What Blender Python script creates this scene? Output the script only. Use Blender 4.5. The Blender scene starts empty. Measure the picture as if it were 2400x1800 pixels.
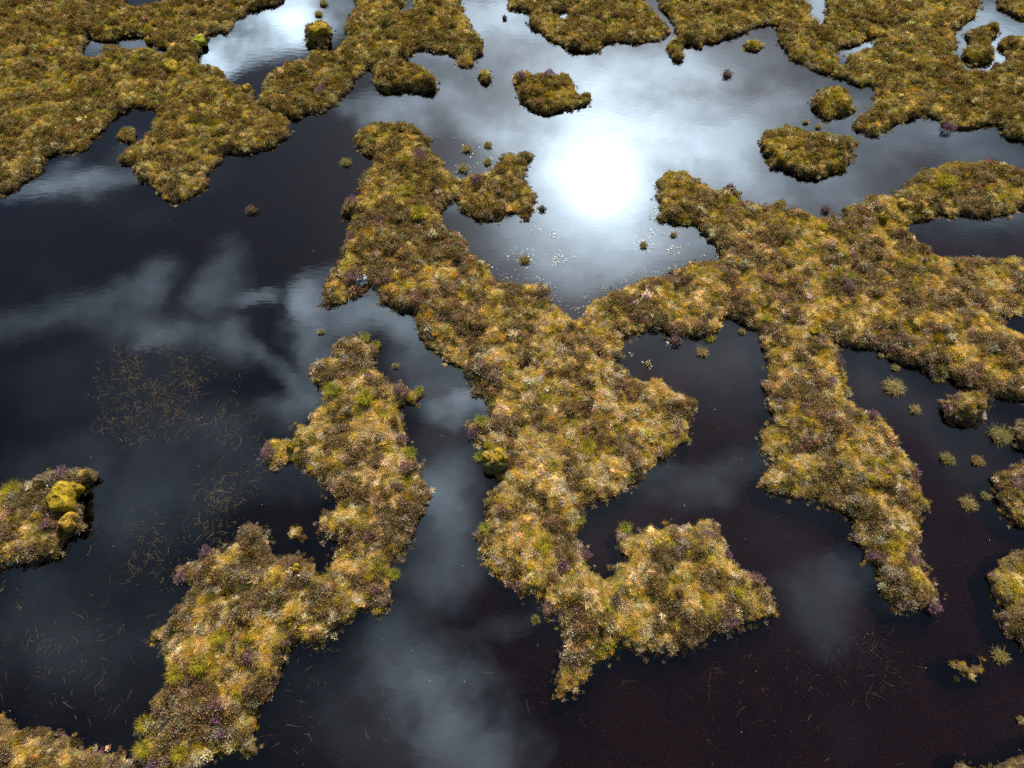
import bpy, math, random
import numpy as np
random.seed(7)
rng = np.random.default_rng(11)
scene = bpy.context.scene
C = scene.collection
R = math.radians

# ---------------------------------------------------------------- camera
cam = bpy.data.cameras.new('camera')
cam.sensor_width = 36.0
cam.lens = 24.0
cam.clip_end = 6000
camo = bpy.data.objects.new('camera', cam)
C.objects.link(camo)
camo.location = (0, 0, 20)
camo.rotation_euler = (R(30), 0, 0)
scene.camera = camo

# ---------------------------------------------------------------- light, sky, exposure
SUN_AZ, SUN_EL = R(9.4), R(42.75)
scene.view_settings.view_transform = 'Standard'
scene.view_settings.look = 'None'
scene.view_settings.exposure = 1.15
scene.view_settings.gamma = 1.0
scene.view_settings.use_curve_mapping = False
scene.render.engine = 'CYCLES'
scene.cycles.use_denoising = False     # keeps the fine grain of the plants
scene.cycles.transparent_max_bounces = 16
scene.cycles.max_bounces = 4
scene.cycles.diffuse_bounces = 2
scene.cycles.glossy_bounces = 2
scene.cycles.use_adaptive_sampling = True
scene.cycles.adaptive_threshold = 0.015
scene.cycles.adaptive_min_samples = 16
scene.cycles.caustics_reflective = False
scene.cycles.caustics_refractive = False

sun = bpy.data.lights.new('sun', 'SUN')
sun.energy = 5.0
sun.angle = R(0.53)
sun.color = (1.0, 0.93, 0.82)
suno = bpy.data.objects.new('sun', sun)
C.objects.link(suno)
suno.location = (0, 0, 60)
suno.rotation_euler = (R(90) - SUN_EL, 0, math.pi - SUN_AZ)   # light travels away from the sun

# sky: clear Nishita blue with lit clouds on a flat layer (gnomonic cloud-layer coordinates x/z, y/z)
CLOUDS = [   # u, v, semi-axes, turn, brightness
    (0.343, 1.314, 0.314, 0.253, 0.0, 6.25),
    (0.176, 1.086, 0.22, 0.238, 0.0, 7.44),
    (-0.021, 1.565, 0.237, 0.177, 0.0, 6.25),
    (-0.065, 1.257, 0.174, 0.054, -0.663, 5.2),
    (-0.28, 1.306, 0.084, 0.063, -0.484, 5.06),
    (0.454, 1.175, 0.136, 0.114, 0.0, 2.98),
    (0.203, 0.868, 0.219, 0.07, 0.178, 3.6),
    (0.024, 0.837, 0.051, 0.038, -0.641, 2.0),
    (-0.084, 0.944, 0.075, 0.044, 0.0, 3.0),
    (0.151, 0.816, 0.108, 0.02, 0.614, 1.5),
    (-0.637, 1.582, 0.139, 0.123, 0.599, 9.42),
    (-0.68, 1.466, 0.08, 0.079, 0.586, 5.8),
    (-0.539, 1.652, 0.127, 0.104, 0.0, 6.52),
    (-0.895, 1.104, 0.127, 0.047, 0.21, 3.4),
    (-0.805, 1.229, 0.071, 0.043, 0.563, 1.6),
    (-0.704, 0.791, 0.062, 0.054, -0.387, 2.14),
    (-0.538, 0.816, 0.055, 0.074, 0.0, 1.94),
    (-0.466, 0.784, 0.043, 0.023, -0.21, 4.08),
    (-0.613, 0.691, 0.049, 0.053, 0.461, 2.72),
    (-0.52, 0.664, 0.043, 0.069, -0.292, 3.11),
    (-0.8, 0.705, 0.131, 0.062, 0.0, 0.75),
    (-0.729, 0.724, 0.131, 0.049, -0.201, 0.7),
    (-0.376, 0.752, 0.031, 0.088, -0.209, 3.3),
    (-0.364, 0.62, 0.059, 0.123, 0.0, 2.23),
    (-0.438, 0.59, 0.023, 0.115, 0.873, 1.75),
    (-0.371, 0.505, 0.086, 0.041, 0.201, 2.33),
    (-0.579, 0.386, 0.183, 0.085, 0.0, 1.07),
    (-0.332, 0.393, 0.084, 0.055, 0.0, 1.46),
    (-0.254, 0.728, 0.123, 0.056, -0.496, 4.09),
    (-0.081, 0.532, 0.066, 0.039, 0.298, 6.45),
    (-0.146, 0.603, 0.099, 0.074, -0.745, 2.41),
    (-0.1, 0.4, 0.061, 0.097, 0.0, 2.04),
    (-0.133, 0.292, 0.072, 0.063, 0.546, 1.57),
    (-0.125, 0.365, 0.045, 0.044, 0.0, 2.04),
    (-0.126, 0.15, 0.045, 0.062, 0.603, 1.51),
    (-0.08, 0.096, 0.044, 0.064, 0.582, 1.9),
    (-0.022, 0.038, 0.043, 0.049, 0.475, 2.1),
    (-0.024, 0.201, 0.062, 0.019, 0.169, 0.98),
    (-0.182, 0.085, 0.105, 0.081, 0.0, 0.65),
    (0.293, 0.4, 0.071, 0.046, 0.353, 1.8),
    (0.459, 0.224, 0.067, 0.047, 0.0, 1.0),
    (0.367, 0.62, 0.103, 0.075, 0.0, 0.9),
    (0.6, 0.611, 0.088, 0.091, 0.0, 0.6),
    (0.836, 1.175, 0.255, 0.17, -0.214, 1.92),
    (0.608, 1.049, 0.132, 0.085, -0.254, 2.38),
    (0.953, 0.944, 0.134, 0.066, 0.0, 1.3),
    (1.122, 1.531, 0.163, 0.173, 0.0, 5.22),
    (0.136, 1.625, 0.073, 0.102, 0.0, 6.7),
    (0.778, 1.634, 0.074, 0.152, 0.0, 5.71),
    (0.858, 1.498, 0.081, 0.095, 0.0, 5.57),
    (-0.926, 1.523, 0.183, 0.096, 0.0, 2.17),
    (-0.574, 0.201, 0.181, 0.107, 0.0, 0.68),
    (-0.691, 0.207, 0.084, 0.078, 0.0, 0.34),
    (0.731, 0.497, 0.084, 0.111, 0.0, 0.4)]
world = bpy.data.worlds.new('World')
scene.world = world
world.use_nodes = True
world.cycles.sampling_method = 'MANUAL'
world.cycles.sample_map_resolution = 256
nt = world.node_tree
N, Lk = nt.nodes, nt.links
bg = N['Background']
bg.inputs['Strength'].default_value = 0.07
def node(nt, t, **kw):
    n = nt.nodes.new(t)
    for k, v in kw.items():
        setattr(n, k, v)
    return n
def math_(nt, op, a, b=None, clamp=False):
    n = node(nt, 'ShaderNodeMath', operation=op, use_clamp=clamp)
    for i, x in enumerate((a, b)):
        if x is None: continue
        if hasattr(x, 'links'): nt.links.new(x, n.inputs[i])
        else: n.inputs[i].default_value = x
    return n.outputs[0]
def vmath(nt, op, a, b=None, scale=None):
    n = node(nt, 'ShaderNodeVectorMath', operation=op)
    for i, x in enumerate((a, b)):
        if x is None: continue
        if hasattr(x, 'links'): nt.links.new(x, n.inputs[i])
        else: n.inputs[i].default_value = x
    if scale is not None: n.inputs['Scale'].default_value = scale
    return n
sky = node(nt, 'ShaderNodeTexSky', sky_type='NISHITA', sun_disc=False)
sky.sun_elevation = SUN_EL
sky.sun_rotation = SUN_AZ
tc = node(nt, 'ShaderNodeTexCoord')
sep = node(nt, 'ShaderNodeSeparateXYZ')
Lk.new(tc.outputs['Generated'], sep.inputs[0])
zc = math_(nt, 'MAXIMUM', sep.outputs[2], 0.06)
comb = node(nt, 'ShaderNodeCombineXYZ')
Lk.new(math_(nt, 'DIVIDE', sep.outputs[0], zc), comb.inputs[0])
Lk.new(math_(nt, 'DIVIDE', sep.outputs[1], zc), comb.inputs[1])
def wnoise(scale, detail, rough=0.55, off=(0, 0, 0)):
    m = vmath(nt, 'ADD', comb.outputs[0], off)
    n = node(nt, 'ShaderNodeTexNoise')
    n.inputs['Scale'].default_value = scale
    n.inputs['Detail'].default_value = detail
    n.inputs['Roughness'].default_value = rough
    Lk.new(m.outputs[0], n.inputs['Vector'])
    return n
wa = wnoise(2.6, 1)
wb = wnoise(9.0, 3, 0.6, (5, 3, 1))
da = vmath(nt, 'SCALE', vmath(nt, 'SUBTRACT', wa.outputs['Color'], (0.5, 0.5, 0.5)).outputs[0], scale=0.30)
db = vmath(nt, 'SCALE', vmath(nt, 'SUBTRACT', wb.outputs['Color'], (0.5, 0.5, 0.5)).outputs[0], scale=0.14)
pos = vmath(nt, 'ADD', vmath(nt, 'ADD', comb.outputs[0], da.outputs[0]).outputs[0], db.outputs[0]).outputs[0]
flat = node(nt, 'ShaderNodeSeparateXYZ')
Lk.new(pos, flat.inputs[0])
posf = node(nt, 'ShaderNodeCombineXYZ')
Lk.new(flat.outputs[0], posf.inputs[0])
Lk.new(flat.outputs[1], posf.inputs[1])
total = None
for u, v, a, b, ang, inten in CLOUDS:
    mp = node(nt, 'ShaderNodeMapping', vector_type='TEXTURE')
    mp.inputs['Location'].default_value = (u, v, 0)
    mp.inputs['Rotation'].default_value = (0, 0, ang)
    mp.inputs['Scale'].default_value = (a, b, 1)
    Lk.new(posf.outputs[0], mp.inputs[0])
    ln = vmath(nt, 'LENGTH', mp.outputs[0])
    mr = node(nt, 'ShaderNodeMapRange', interpolation_type='SMOOTHSTEP')
    mr.inputs['From Min'].default_value = 0.1
    mr.inputs['From Max'].default_value = 1.6
    mr.inputs['To Min'].default_value = inten
    mr.inputs['To Max'].default_value = 0.0
    Lk.new(ln.outputs['Value'], mr.inputs['Value'])
    total = mr.outputs[0] if total is None else math_(nt, 'ADD', total, mr.outputs[0])
# wispy breakup of every cloud, and ordinary broken cloud over the rest of the sky
br = wnoise(4.6, 4, 0.6, (2, 7, 0))
brk = node(nt, 'ShaderNodeMapRange')
brk.inputs['From Min'].default_value = 0.33
brk.inputs['From Max'].default_value = 0.64
brk.inputs['To Min'].default_value = 0.28
brk.inputs['To Max'].default_value = 1.65
Lk.new(br.outputs['Fac'], brk.inputs['Value'])
clouds = math_(nt, 'MULTIPLY', total, brk.outputs[0])
rest = wnoise(1.7, 3, 0.58, (11, 4, 0))
rm = node(nt, 'ShaderNodeMapRange', interpolation_type='SMOOTHSTEP')
rm.inputs['From Min'].default_value = 0.52
rm.inputs['From Max'].default_value = 0.72
rm.inputs['To Max'].default_value = 0.5
Lk.new(rest.outputs['Fac'], rm.inputs['Value'])
clouds = math_(nt, 'ADD', clouds, rm.outputs[0])
# thin bright veil round the sun
sd = (math.sin(SUN_AZ) * math.cos(SUN_EL), math.cos(SUN_AZ) * math.cos(SUN_EL), math.sin(SUN_EL))
dt = vmath(nt, 'DOT_PRODUCT', tc.outputs['Generated'], sd)
ang = math_(nt, 'ARCCOSINE', math_(nt, 'MINIMUM', dt.outputs['Value'], 0.99999))
def glow(sig, amp):
    q = math_(nt, 'DIVIDE', ang, sig)
    e = math_(nt, 'EXPONENT', math_(nt, 'MULTIPLY', math_(nt, 'MULTIPLY', q, q), -1.0))
    return math_(nt, 'MULTIPLY', e, amp)
gl = math_(nt, 'ADD', math_(nt, 'ADD', glow(R(1.8), 24.0), glow(R(4.3), 10.5)), glow(R(9.5), 3.4))
low = math_(nt, 'MULTIPLY', sep.outputs[2], 4.0, clamp=True)          # the cloud layer thins into horizon haze
clouds = math_(nt, 'MULTIPLY', clouds, low)
cv = node(nt, 'ShaderNodeCombineColor')
tot = math_(nt, 'ADD', math_(nt, 'MULTIPLY', clouds, 7.0), math_(nt, 'MULTIPLY', gl, 14.3))
for i, k in enumerate((0.76, 0.97, 1.15)):
    Lk.new(math_(nt, 'MULTIPLY', tot, k), cv.inputs[i])
addc = vmath(nt, 'ADD', sky.outputs[0], cv.outputs[0])
Lk.new(addc.outputs[0], bg.inputs['Color'])

# ---------------------------------------------------------------- helpers
def mat(name):
    m = bpy.data.materials.new(name)
    m.use_nodes = True
    m.node_tree.nodes.clear()
    o = m.node_tree.nodes.new('ShaderNodeOutputMaterial')
    return m, m.node_tree, o
def ntex(nt, scale, detail=4, rough=0.55, coord='Object', vec=None):
    n = node(nt, 'ShaderNodeTexNoise')
    n.inputs['Scale'].default_value = scale
    n.inputs['Detail'].default_value = detail
    n.inputs['Roughness'].default_value = rough
    if vec is None:
        t = node(nt, 'ShaderNodeTexCoord')
        vec = t.outputs[coord]
    nt.links.new(vec, n.inputs['Vector'])
    return n
def ramp(nt, fac, stops):
    r = node(nt, 'ShaderNodeValToRGB')
    e = r.color_ramp.elements
    while len(e) < len(stops): e.new(0.5)
    for k, (p, c) in zip(e, stops):
        k.position = p
        k.color = (*c, 1)
    nt.links.new(fac, r.inputs['Fac'])
    return r.outputs['Color']
def mesh_np(name, verts, faces, mats=(), smooth=False, shade=None):
    me = bpy.data.meshes.new(name)
    verts = np.asarray(verts, np.float32)
    if isinstance(faces, np.ndarray):
        k = faces.shape[1]
        me.vertices.add(len(verts))
        me.vertices.foreach_set('co', verts.ravel())
        me.loops.add(faces.size)
        me.loops.foreach_set('vertex_index', faces.astype(np.int32).ravel())
        me.polygons.add(len(faces))
        me.polygons.foreach_set('loop_start', np.arange(0, faces.size, k, dtype=np.int32))
        me.update(calc_edges=True)
    else:
        me.from_pydata([tuple(v) for v in verts.tolist()], [], faces)
    for m in mats: me.materials.append(m)
    if smooth: me.polygons.foreach_set('use_smooth', np.ones(len(me.polygons), bool))
    if shade is not None:
        a = me.attributes.new('shade', 'FLOAT', 'FACE')
        a.data.foreach_set('value', np.asarray(shade, np.float32))
    me.update()
    return me
def obj(name, me, parent=None, loc=(0, 0, 0)):
    o = bpy.data.objects.new(name, me)
    C.objects.link(o)
    o.location = loc
    if parent is not None: o.parent = parent
    return o
def tag(o, label=None, cat=None, group=None, kind=None):
    if label: o['label'] = label
    if cat: o['category'] = cat
    if group: o['group'] = group
    if kind: o['kind'] = kind
    return o
def empty(name, loc, label, cat, group=None):
    o = obj(name, None, None, loc)
    o.empty_display_size = 0.2
    return tag(o, label, cat, group)

# value noise on a hashed lattice
def vnoise(x, y, seed=0):
    xi, yi = np.floor(x).astype(np.int64), np.floor(y).astype(np.int64)
    xf, yf = x - xi, y - yi
    def h(i, j):
        n = (i * 374761393 + j * 668265263 + seed * 982451653) & 0x7fffffff
        n = ((n ^ (n >> 13)) * 1274126177) & 0x7fffffff
        return ((n ^ (n >> 16)) & 0xffff) / 65535.0
    u, v = xf * xf * (3 - 2 * xf), yf * yf * (3 - 2 * yf)
    return (h(xi, yi) * (1 - u) + h(xi + 1, yi) * u) * (1 - v) + (h(xi, yi + 1) * (1 - u) + h(xi + 1, yi + 1) * u) * v
def fbm(x, y, s, seed=0, oct=3):
    t, a, w = 0, 1.0, 0
    for k in range(oct):
        t = t + a * vnoise(x / s * 2 ** k + 17.3 * k, y / s * 2 ** k - 9.1 * k, seed + k)
        w += a
        a *= 0.5
    return t / w
# signed distance to a set of rings (outer + holes), positive inside
def sdf(px, py, rings):
    d2 = np.full(px.shape, 1e9)
    ins = np.zeros(px.shape, bool)
    for ring in rings:
        P = np.asarray(ring)
        Q = np.roll(P, -1, axis=0)
        for (ax, ay), (bx, by) in zip(P, Q):
            ex, ey = bx - ax, by - ay
            l2 = ex * ex + ey * ey + 1e-12
            t = np.clip(((px - ax) * ex + (py - ay) * ey) / l2, 0, 1)
            dx, dy = px - ax - t * ex, py - ay - t * ey
            np.minimum(d2, dx * dx + dy * dy, out=d2)
            if ay != by:
                c = (ay > py) != (by > py)
                ins ^= c & (px < (bx - ax) * (py - ay) / (by - ay) + ax)
    d = np.sqrt(d2)
    return np.where(ins, d, -d)

# ---------------------------------------------------------------- materials
def foliage(name, col=None, var=0.35, trans=0.45, alt=None):
    """thin leaf or blade: diffuse plus light through it; colour from the instance tint or fixed"""
    m, t, o = mat(name)
    sh = node(t, 'ShaderNodeAttribute', attribute_name='shade')
    if col is None:
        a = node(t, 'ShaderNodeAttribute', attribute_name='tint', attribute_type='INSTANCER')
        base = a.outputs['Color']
    elif alt is not None:
        n = ntex(t, 9.0, 3)
        base = ramp(t, n.outputs['Fac'], [(0.35, col), (0.65, alt)])
    else:
        r = node(t, 'ShaderNodeRGB')
        r.outputs[0].default_value = (*col, 1)
        base = r.outputs[0]
    c = vmath(t, 'SCALE', base)
    t.links.new(sh.outputs['Fac'], c.inputs['Scale'])
    d = node(t, 'ShaderNodeBsdfDiffuse')
    tr = node(t, 'ShaderNodeBsdfTranslucent')
    mx = node(t, 'ShaderNodeMixShader')
    mx.inputs[0].default_value = trans
    t.links.new(c.outputs[0], d.inputs['Color'])
    t.links.new(c.outputs[0], tr.inputs['Color'])
    t.links.new(d.outputs[0], mx.inputs[1])
    t.links.new(tr.outputs[0], mx.inputs[2])
    t.links.new(mx.outputs[0], o.inputs['Surface'])
    return m
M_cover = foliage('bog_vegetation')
M_straw = foliage('straw_grass', (0.34, 0.25, 0.10), alt=(0.20, 0.16, 0.05))
M_green = foliage('green_grass', (0.17, 0.175, 0.02), alt=(0.22, 0.20, 0.03))
M_gold = foliage('golden_grass', (0.30, 0.22, 0.02), alt=(0.20, 0.18, 0.015))
M_olive = foliage('olive_grass', (0.17, 0.15, 0.04), alt=(0.25, 0.20, 0.07))
M_red = foliage('russet_grass', (0.22, 0.10, 0.03), alt=(0.17, 0.15, 0.03))
M_yfrond = foliage('yellow_moss_frond', (0.27, 0.185, 0.010), alt=(0.15, 0.095, 0.010), trans=0.2)
M_ofrond = foliage('ochre_moss_frond', (0.26, 0.16, 0.02), alt=(0.16, 0.10, 0.015), trans=0.2)
M_hbrown = foliage('heather_sprig', (0.11, 0.065, 0.045), alt=(0.16, 0.10, 0.06), trans=0.2)
M_hflower = foliage('heather_flower', (0.30, 0.14, 0.24), alt=(0.22, 0.10, 0.15), trans=0.25)
M_sedge = foliage('floating_sedge_blade', (0.12, 0.105, 0.04), alt=(0.12, 0.068, 0.04), trans=0.3)

def surf(name, stops, scale, rough=0.9, bump=0.4, spec=0.2, bscale=None):
    m, t, o = mat(name)
    b = node(t, 'ShaderNodeBsdfPrincipled')
    n = ntex(t, scale, 6, 0.62)
    t.links.new(ramp(t, n.outputs['Fac'], stops), b.inputs['Base Color'])
    b.inputs['Roughness'].default_value = rough
    b.inputs['Specular IOR Level'].default_value = spec
    bp = node(t, 'ShaderNodeBump')
    bp.inputs['Strength'].default_value = bump
    bp.inputs['Distance'].default_value = 0.03
    n2 = ntex(t, bscale or scale * 3, 5, 0.6)
    t.links.new(n2.outputs['Fac'], bp.inputs['Height'])
    t.links.new(bp.outputs[0], b.inputs['Normal'])
    t.links.new(b.outputs[0], o.inputs['Surface'])
    return m
M_ymoss = surf('yellow_moss', [(0.36, (0.06, 0.04, 0.008)), (0.48, (0.17, 0.112, 0.007)), (0.70, (0.26, 0.175, 0.010))], 11, 0.95, 0.9, 0.1, 40)
M_omoss = surf('ochre_moss', [(0.36, (0.09, 0.055, 0.012)), (0.50, (0.22, 0.13, 0.015)), (0.72, (0.30, 0.19, 0.03))], 11, 0.95, 0.9, 0.1, 40)
M_gmoss = surf('lime_moss', [(0.3, (0.09, 0.09, 0.01)), (0.6, (0.19, 0.19, 0.012)), (0.8, (0.24, 0.22, 0.02))], 11, 0.95, 0.9, 0.1, 40)
M_stone = surf('lichened_stone', [(0.42, (0.06, 0.05, 0.05)), (0.5, (0.30, 0.28, 0.26)), (0.58, (0.75, 0.72, 0.68))], 5, 0.85, 0.7, 0.3)
M_leaf = surf('floating_leaf', [(0.3, (0.05, 0.035, 0.02)), (0.7, (0.12, 0.10, 0.03))], 6, 0.44, 0.1, 0.5)
M_fleck = surf('pale_fleck', [(0.3, (0.22, 0.24, 0.2)), (0.7, (0.4, 0.4, 0.3))], 6, 0.5, 0.1, 0.5)
M_block = surf('peat_face', [(0.3, (0.035, 0.025, 0.010)), (0.6, (0.10, 0.075, 0.018)), (0.8, (0.16, 0.12, 0.03))], 7, 0.95, 0.6, 0.1)
# peat: wet dark brown where bare and steep, brown litter and moss on the level top
M_peat, t, o = mat('peat')
b = node(t, 'ShaderNodeBsdfPrincipled')
geo = node(t, 'ShaderNodeNewGeometry')
sx = node(t, 'ShaderNodeSeparateXYZ')
t.links.new(geo.outputs['Normal'], sx.inputs[0])
n1 = ntex(t, 3.5, 6, 0.65)
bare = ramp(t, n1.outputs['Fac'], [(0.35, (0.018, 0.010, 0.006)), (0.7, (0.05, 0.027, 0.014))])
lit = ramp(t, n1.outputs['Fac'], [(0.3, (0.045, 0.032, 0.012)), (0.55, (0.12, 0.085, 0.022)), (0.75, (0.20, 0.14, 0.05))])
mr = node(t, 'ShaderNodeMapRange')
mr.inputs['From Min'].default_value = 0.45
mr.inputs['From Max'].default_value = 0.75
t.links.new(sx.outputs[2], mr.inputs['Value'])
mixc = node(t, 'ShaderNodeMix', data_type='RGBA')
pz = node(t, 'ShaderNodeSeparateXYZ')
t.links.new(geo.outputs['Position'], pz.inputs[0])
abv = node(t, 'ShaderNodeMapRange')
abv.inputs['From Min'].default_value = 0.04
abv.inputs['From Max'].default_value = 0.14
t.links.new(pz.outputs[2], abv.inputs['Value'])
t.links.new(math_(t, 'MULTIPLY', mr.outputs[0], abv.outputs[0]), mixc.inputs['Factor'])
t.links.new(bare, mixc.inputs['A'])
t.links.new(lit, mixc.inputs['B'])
drown = node(t, 'ShaderNodeMapRange')
drown.inputs['From Min'].default_value = -0.08
drown.inputs['From Max'].default_value = -0.55
t.links.new(pz.outputs[2], drown.inputs['Value'])
slime = ramp(t, n1.outputs['Fac'], [(0.3, (0.10, 0.06, 0.05)), (0.55, (0.26, 0.15, 0.125)), (0.75, (0.38, 0.22, 0.18))])
mixd = node(t, 'ShaderNodeMix', data_type='RGBA')
t.links.new(drown.outputs[0], mixd.inputs['Factor'])
t.links.new(mixc.outputs['Result'], mixd.inputs['A'])
t.links.new(slime, mixd.inputs['B'])
t.links.new(mixd.outputs['Result'], b.inputs['Base Color'])
b.inputs['Roughness'].default_value = 0.9
b.inputs['Specular IOR Level'].default_value = 0.15
bp = node(t, 'ShaderNodeBump')
bp.inputs['Strength'].default_value = 0.8
bp.inputs['Distance'].default_value = 0.06
n2 = ntex(t, 14, 6, 0.7)
t.links.new(n2.outputs['Fac'], bp.inputs['Height'])
t.links.new(bp.outputs[0], b.inputs['Normal'])
t.links.new(b.outputs[0], o.inputs['Surface'])
# pool floor: black silt in the deep western pools, redder raw peat in the eastern ones
M_bed, t, o = mat('pool_bed_peat')
b = node(t, 'ShaderNodeBsdfPrincipled')
geo = node(t, 'ShaderNodeNewGeometry')
bs = node(t, 'ShaderNodeSeparateXYZ')
t.links.new(geo.outputs['Position'], bs.inputs[0])
n1 = ntex(t, 0.35, 6, 0.62)
silt = ramp(t, n1.outputs['Fac'], [(0.3, (0.04, 0.026, 0.024)), (0.55, (0.14, 0.085, 0.075)), (0.75, (0.22, 0.13, 0.11))])
raw = ramp(t, n1.outputs['Fac'], [(0.28, (0.24, 0.15, 0.13)), (0.5, (0.46, 0.29, 0.25)), (0.75, (0.62, 0.40, 0.34))])
ew = node(t, 'ShaderNodeMapRange', interpolation_type='SMOOTHSTEP')
ew.inputs['From Min'].default_value = -9.0
ew.inputs['From Max'].default_value = 4.0
t.links.new(math_(t, 'ADD', bs.outputs[0], math_(t, 'MULTIPLY', math_(t, 'SUBTRACT', n1.outputs['Fac'], 0.5), 14.0)), ew.inputs['Value'])
mixb = node(t, 'ShaderNodeMix', data_type='RGBA')
t.links.new(ew.outputs[0], mixb.inputs['Factor'])
t.links.new(silt, mixb.inputs['A'])
t.links.new(raw, mixb.inputs['B'])
t.links.new(mixb.outputs['Result'], b.inputs['Base Color'])
b.inputs['Roughness'].default_value = 0.95
b.inputs['Specular IOR Level'].default_value = 0.1
t.links.new(b.outputs[0], o.inputs['Surface'])

# water: mirror-like rippled surface over brown, light-absorbing depth
M_water, t, o = mat('peaty_water')
wt = node(t, 'ShaderNodeTexCoord')
stretch = node(t, 'ShaderNodeMapping')
stretch.inputs['Rotation'].default_value = (0, 0, R(24))
stretch.inputs['Scale'].default_value = (1.0, 2.6, 1.0)
t.links.new(wt.outputs['Object'], stretch.inputs[0])
r1 = ntex(t, 2.3, 1.5, 0.5, vec=stretch.outputs[0])
r2 = ntex(t, 0.9, 2, 0.5, vec=wt.outputs['Object'])
calm = ntex(t, 0.22, 2, 0.5, vec=wt.outputs['Object'])
cm = node(t, 'ShaderNodeMapRange')
cm.inputs['From Min'].default_value = 0.38
cm.inputs['From Max'].default_value = 0.66
cm.inputs['To Min'].default_value = 0.25
cm.inputs['To Max'].default_value = 1.0
t.links.new(calm.outputs['Fac'], cm.inputs['Value'])
hh = math_(t, 'ADD', math_(t, 'MULTIPLY', math_(t, 'MULTIPLY', r1.outputs['Fac'], cm.outputs[0]), 0.0007), math_(t, 'MULTIPLY', r2.outputs['Fac'], 0.0007))
bp = node(t, 'ShaderNodeBump')
bp.inputs['Strength'].default_value = 1.0
bp.inputs['Distance'].default_value = 1.0
t.links.new(hh, bp.inputs['Height'])
fr = node(t, 'ShaderNodeFresnel')
fr.inputs['IOR'].default_value = 1.42
gs = node(t, 'ShaderNodeBsdfGlossy')
gs.inputs['Roughness'].default_value = 0.025
t.links.new(bp.outputs[0], gs.inputs['Normal'])
t.links.new(bp.outputs[0], fr.inputs['Normal'])
tp = node(t, 'ShaderNodeBsdfTransparent')
tp.inputs['Color'].default_value = (0.29, 0.18, 0.135, 1)      # peat-stained: little light gets through, most of it red
mx = node(t, 'ShaderNodeMixShader')
t.links.new(fr.outputs[0], mx.inputs[0])
t.links.new(tp.outputs[0], mx.inputs[1])
t.links.new(gs.outputs[0], mx.inputs[2])
t.links.new(mx.outputs[0], o.inputs['Surface'])

# ---------------------------------------------------------------- water and bed
x0, x1, y0, y1 = -1200, 1200, -800, 2200
wv = [(x, y, 0) for x, y in ((x0, y0), (x1, y0), (x1, y1), (x0, y1))]
wf = [(0, 1, 2, 3)]
tag(obj('water', mesh_np('water', wv, wf, [M_water])), kind='structure')
gx = np.unique(np.concatenate([np.linspace(-1190, -40, 8), np.arange(-40, 40.1, 0.5), np.linspace(40, 1190, 8)]))
gy = np.unique(np.concatenate([np.linspace(-790, -6, 6), np.arange(-6, 44.1, 0.5), np.linspace(44, 2190, 10)]))
GX, GY = np.meshgrid(gx, gy, indexing='ij')
GZ = -0.95 + 0.5 * fbm(GX, GY, 5.0, 3, 3)
nx, ny = GX.shape
idx = np.arange(nx * ny).reshape(nx, ny)
quads = np.stack([idx[:-1, :-1], idx[1:, :-1], idx[1:, 1:], idx[:-1, 1:]], -1).reshape(-1, 4)
tag(obj('pool_bed', mesh_np('pool_bed', np.stack([GX, GY, GZ], -1).reshape(-1, 3), quads, [M_bed], True)), kind='structure')

# ---------------------------------------------------------------- plant clumps
def blades(n, length, lean, width, spread, droop, rg, seg=2, flat=0.0, wild=0.5):
    """arching tapered ribbons from a common foot"""
    V, Fq, S = [], [], []
    for _ in range(n):
        a = rg.uniform(0, 2 * math.pi)
        r0 = spread * math.sqrt(rg.uniform())
        bx, by = r0 * math.cos(a + rg.normal(0, .5)), r0 * math.sin(a + rg.normal(0, .5))
        L = length * rg.uniform(0.6, 1.1)
        w = width * rg.uniform(0.7, 1.3)
        th = lean * rg.uniform(0.25, 1.15)
        tw = a + rg.normal(0, wild)
        sx_, sy_ = -math.sin(tw), math.cos(tw)
        x, y, z = bx, by, flat * rg.uniform()
        i0 = len(V)
        for k in range(seg + 1):
            ww = w * (1 - k / (seg + 0.02)) ** 0.7 / 2
            if k < seg:
                V += [(x - sx_ * ww, y - sy_ * ww, z), (x + sx_ * ww, y + sy_ * ww, z)]
            else:
                V.append((x, y, z))
            st = L / seg
            x += math.cos(tw) * math.sin(th) * st
            y += math.sin(tw) * math.sin(th) * st
            z += math.cos(th) * st
            th += droop * rg.uniform(0.6, 1.4)
        s = rg.uniform(0.6, 1.45)
        for k in range(seg):
            if k < seg - 1:
                Fq.append((i0 + 2 * k, i0 + 2 * k + 1, i0 + 2 * k + 3, i0 + 2 * k + 2))
            else:
                Fq.append((i0 + 2 * k, i0 + 2 * k + 1, i0 + 2 * k + 2))
            S.append(s)
    return V, Fq, S
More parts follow.
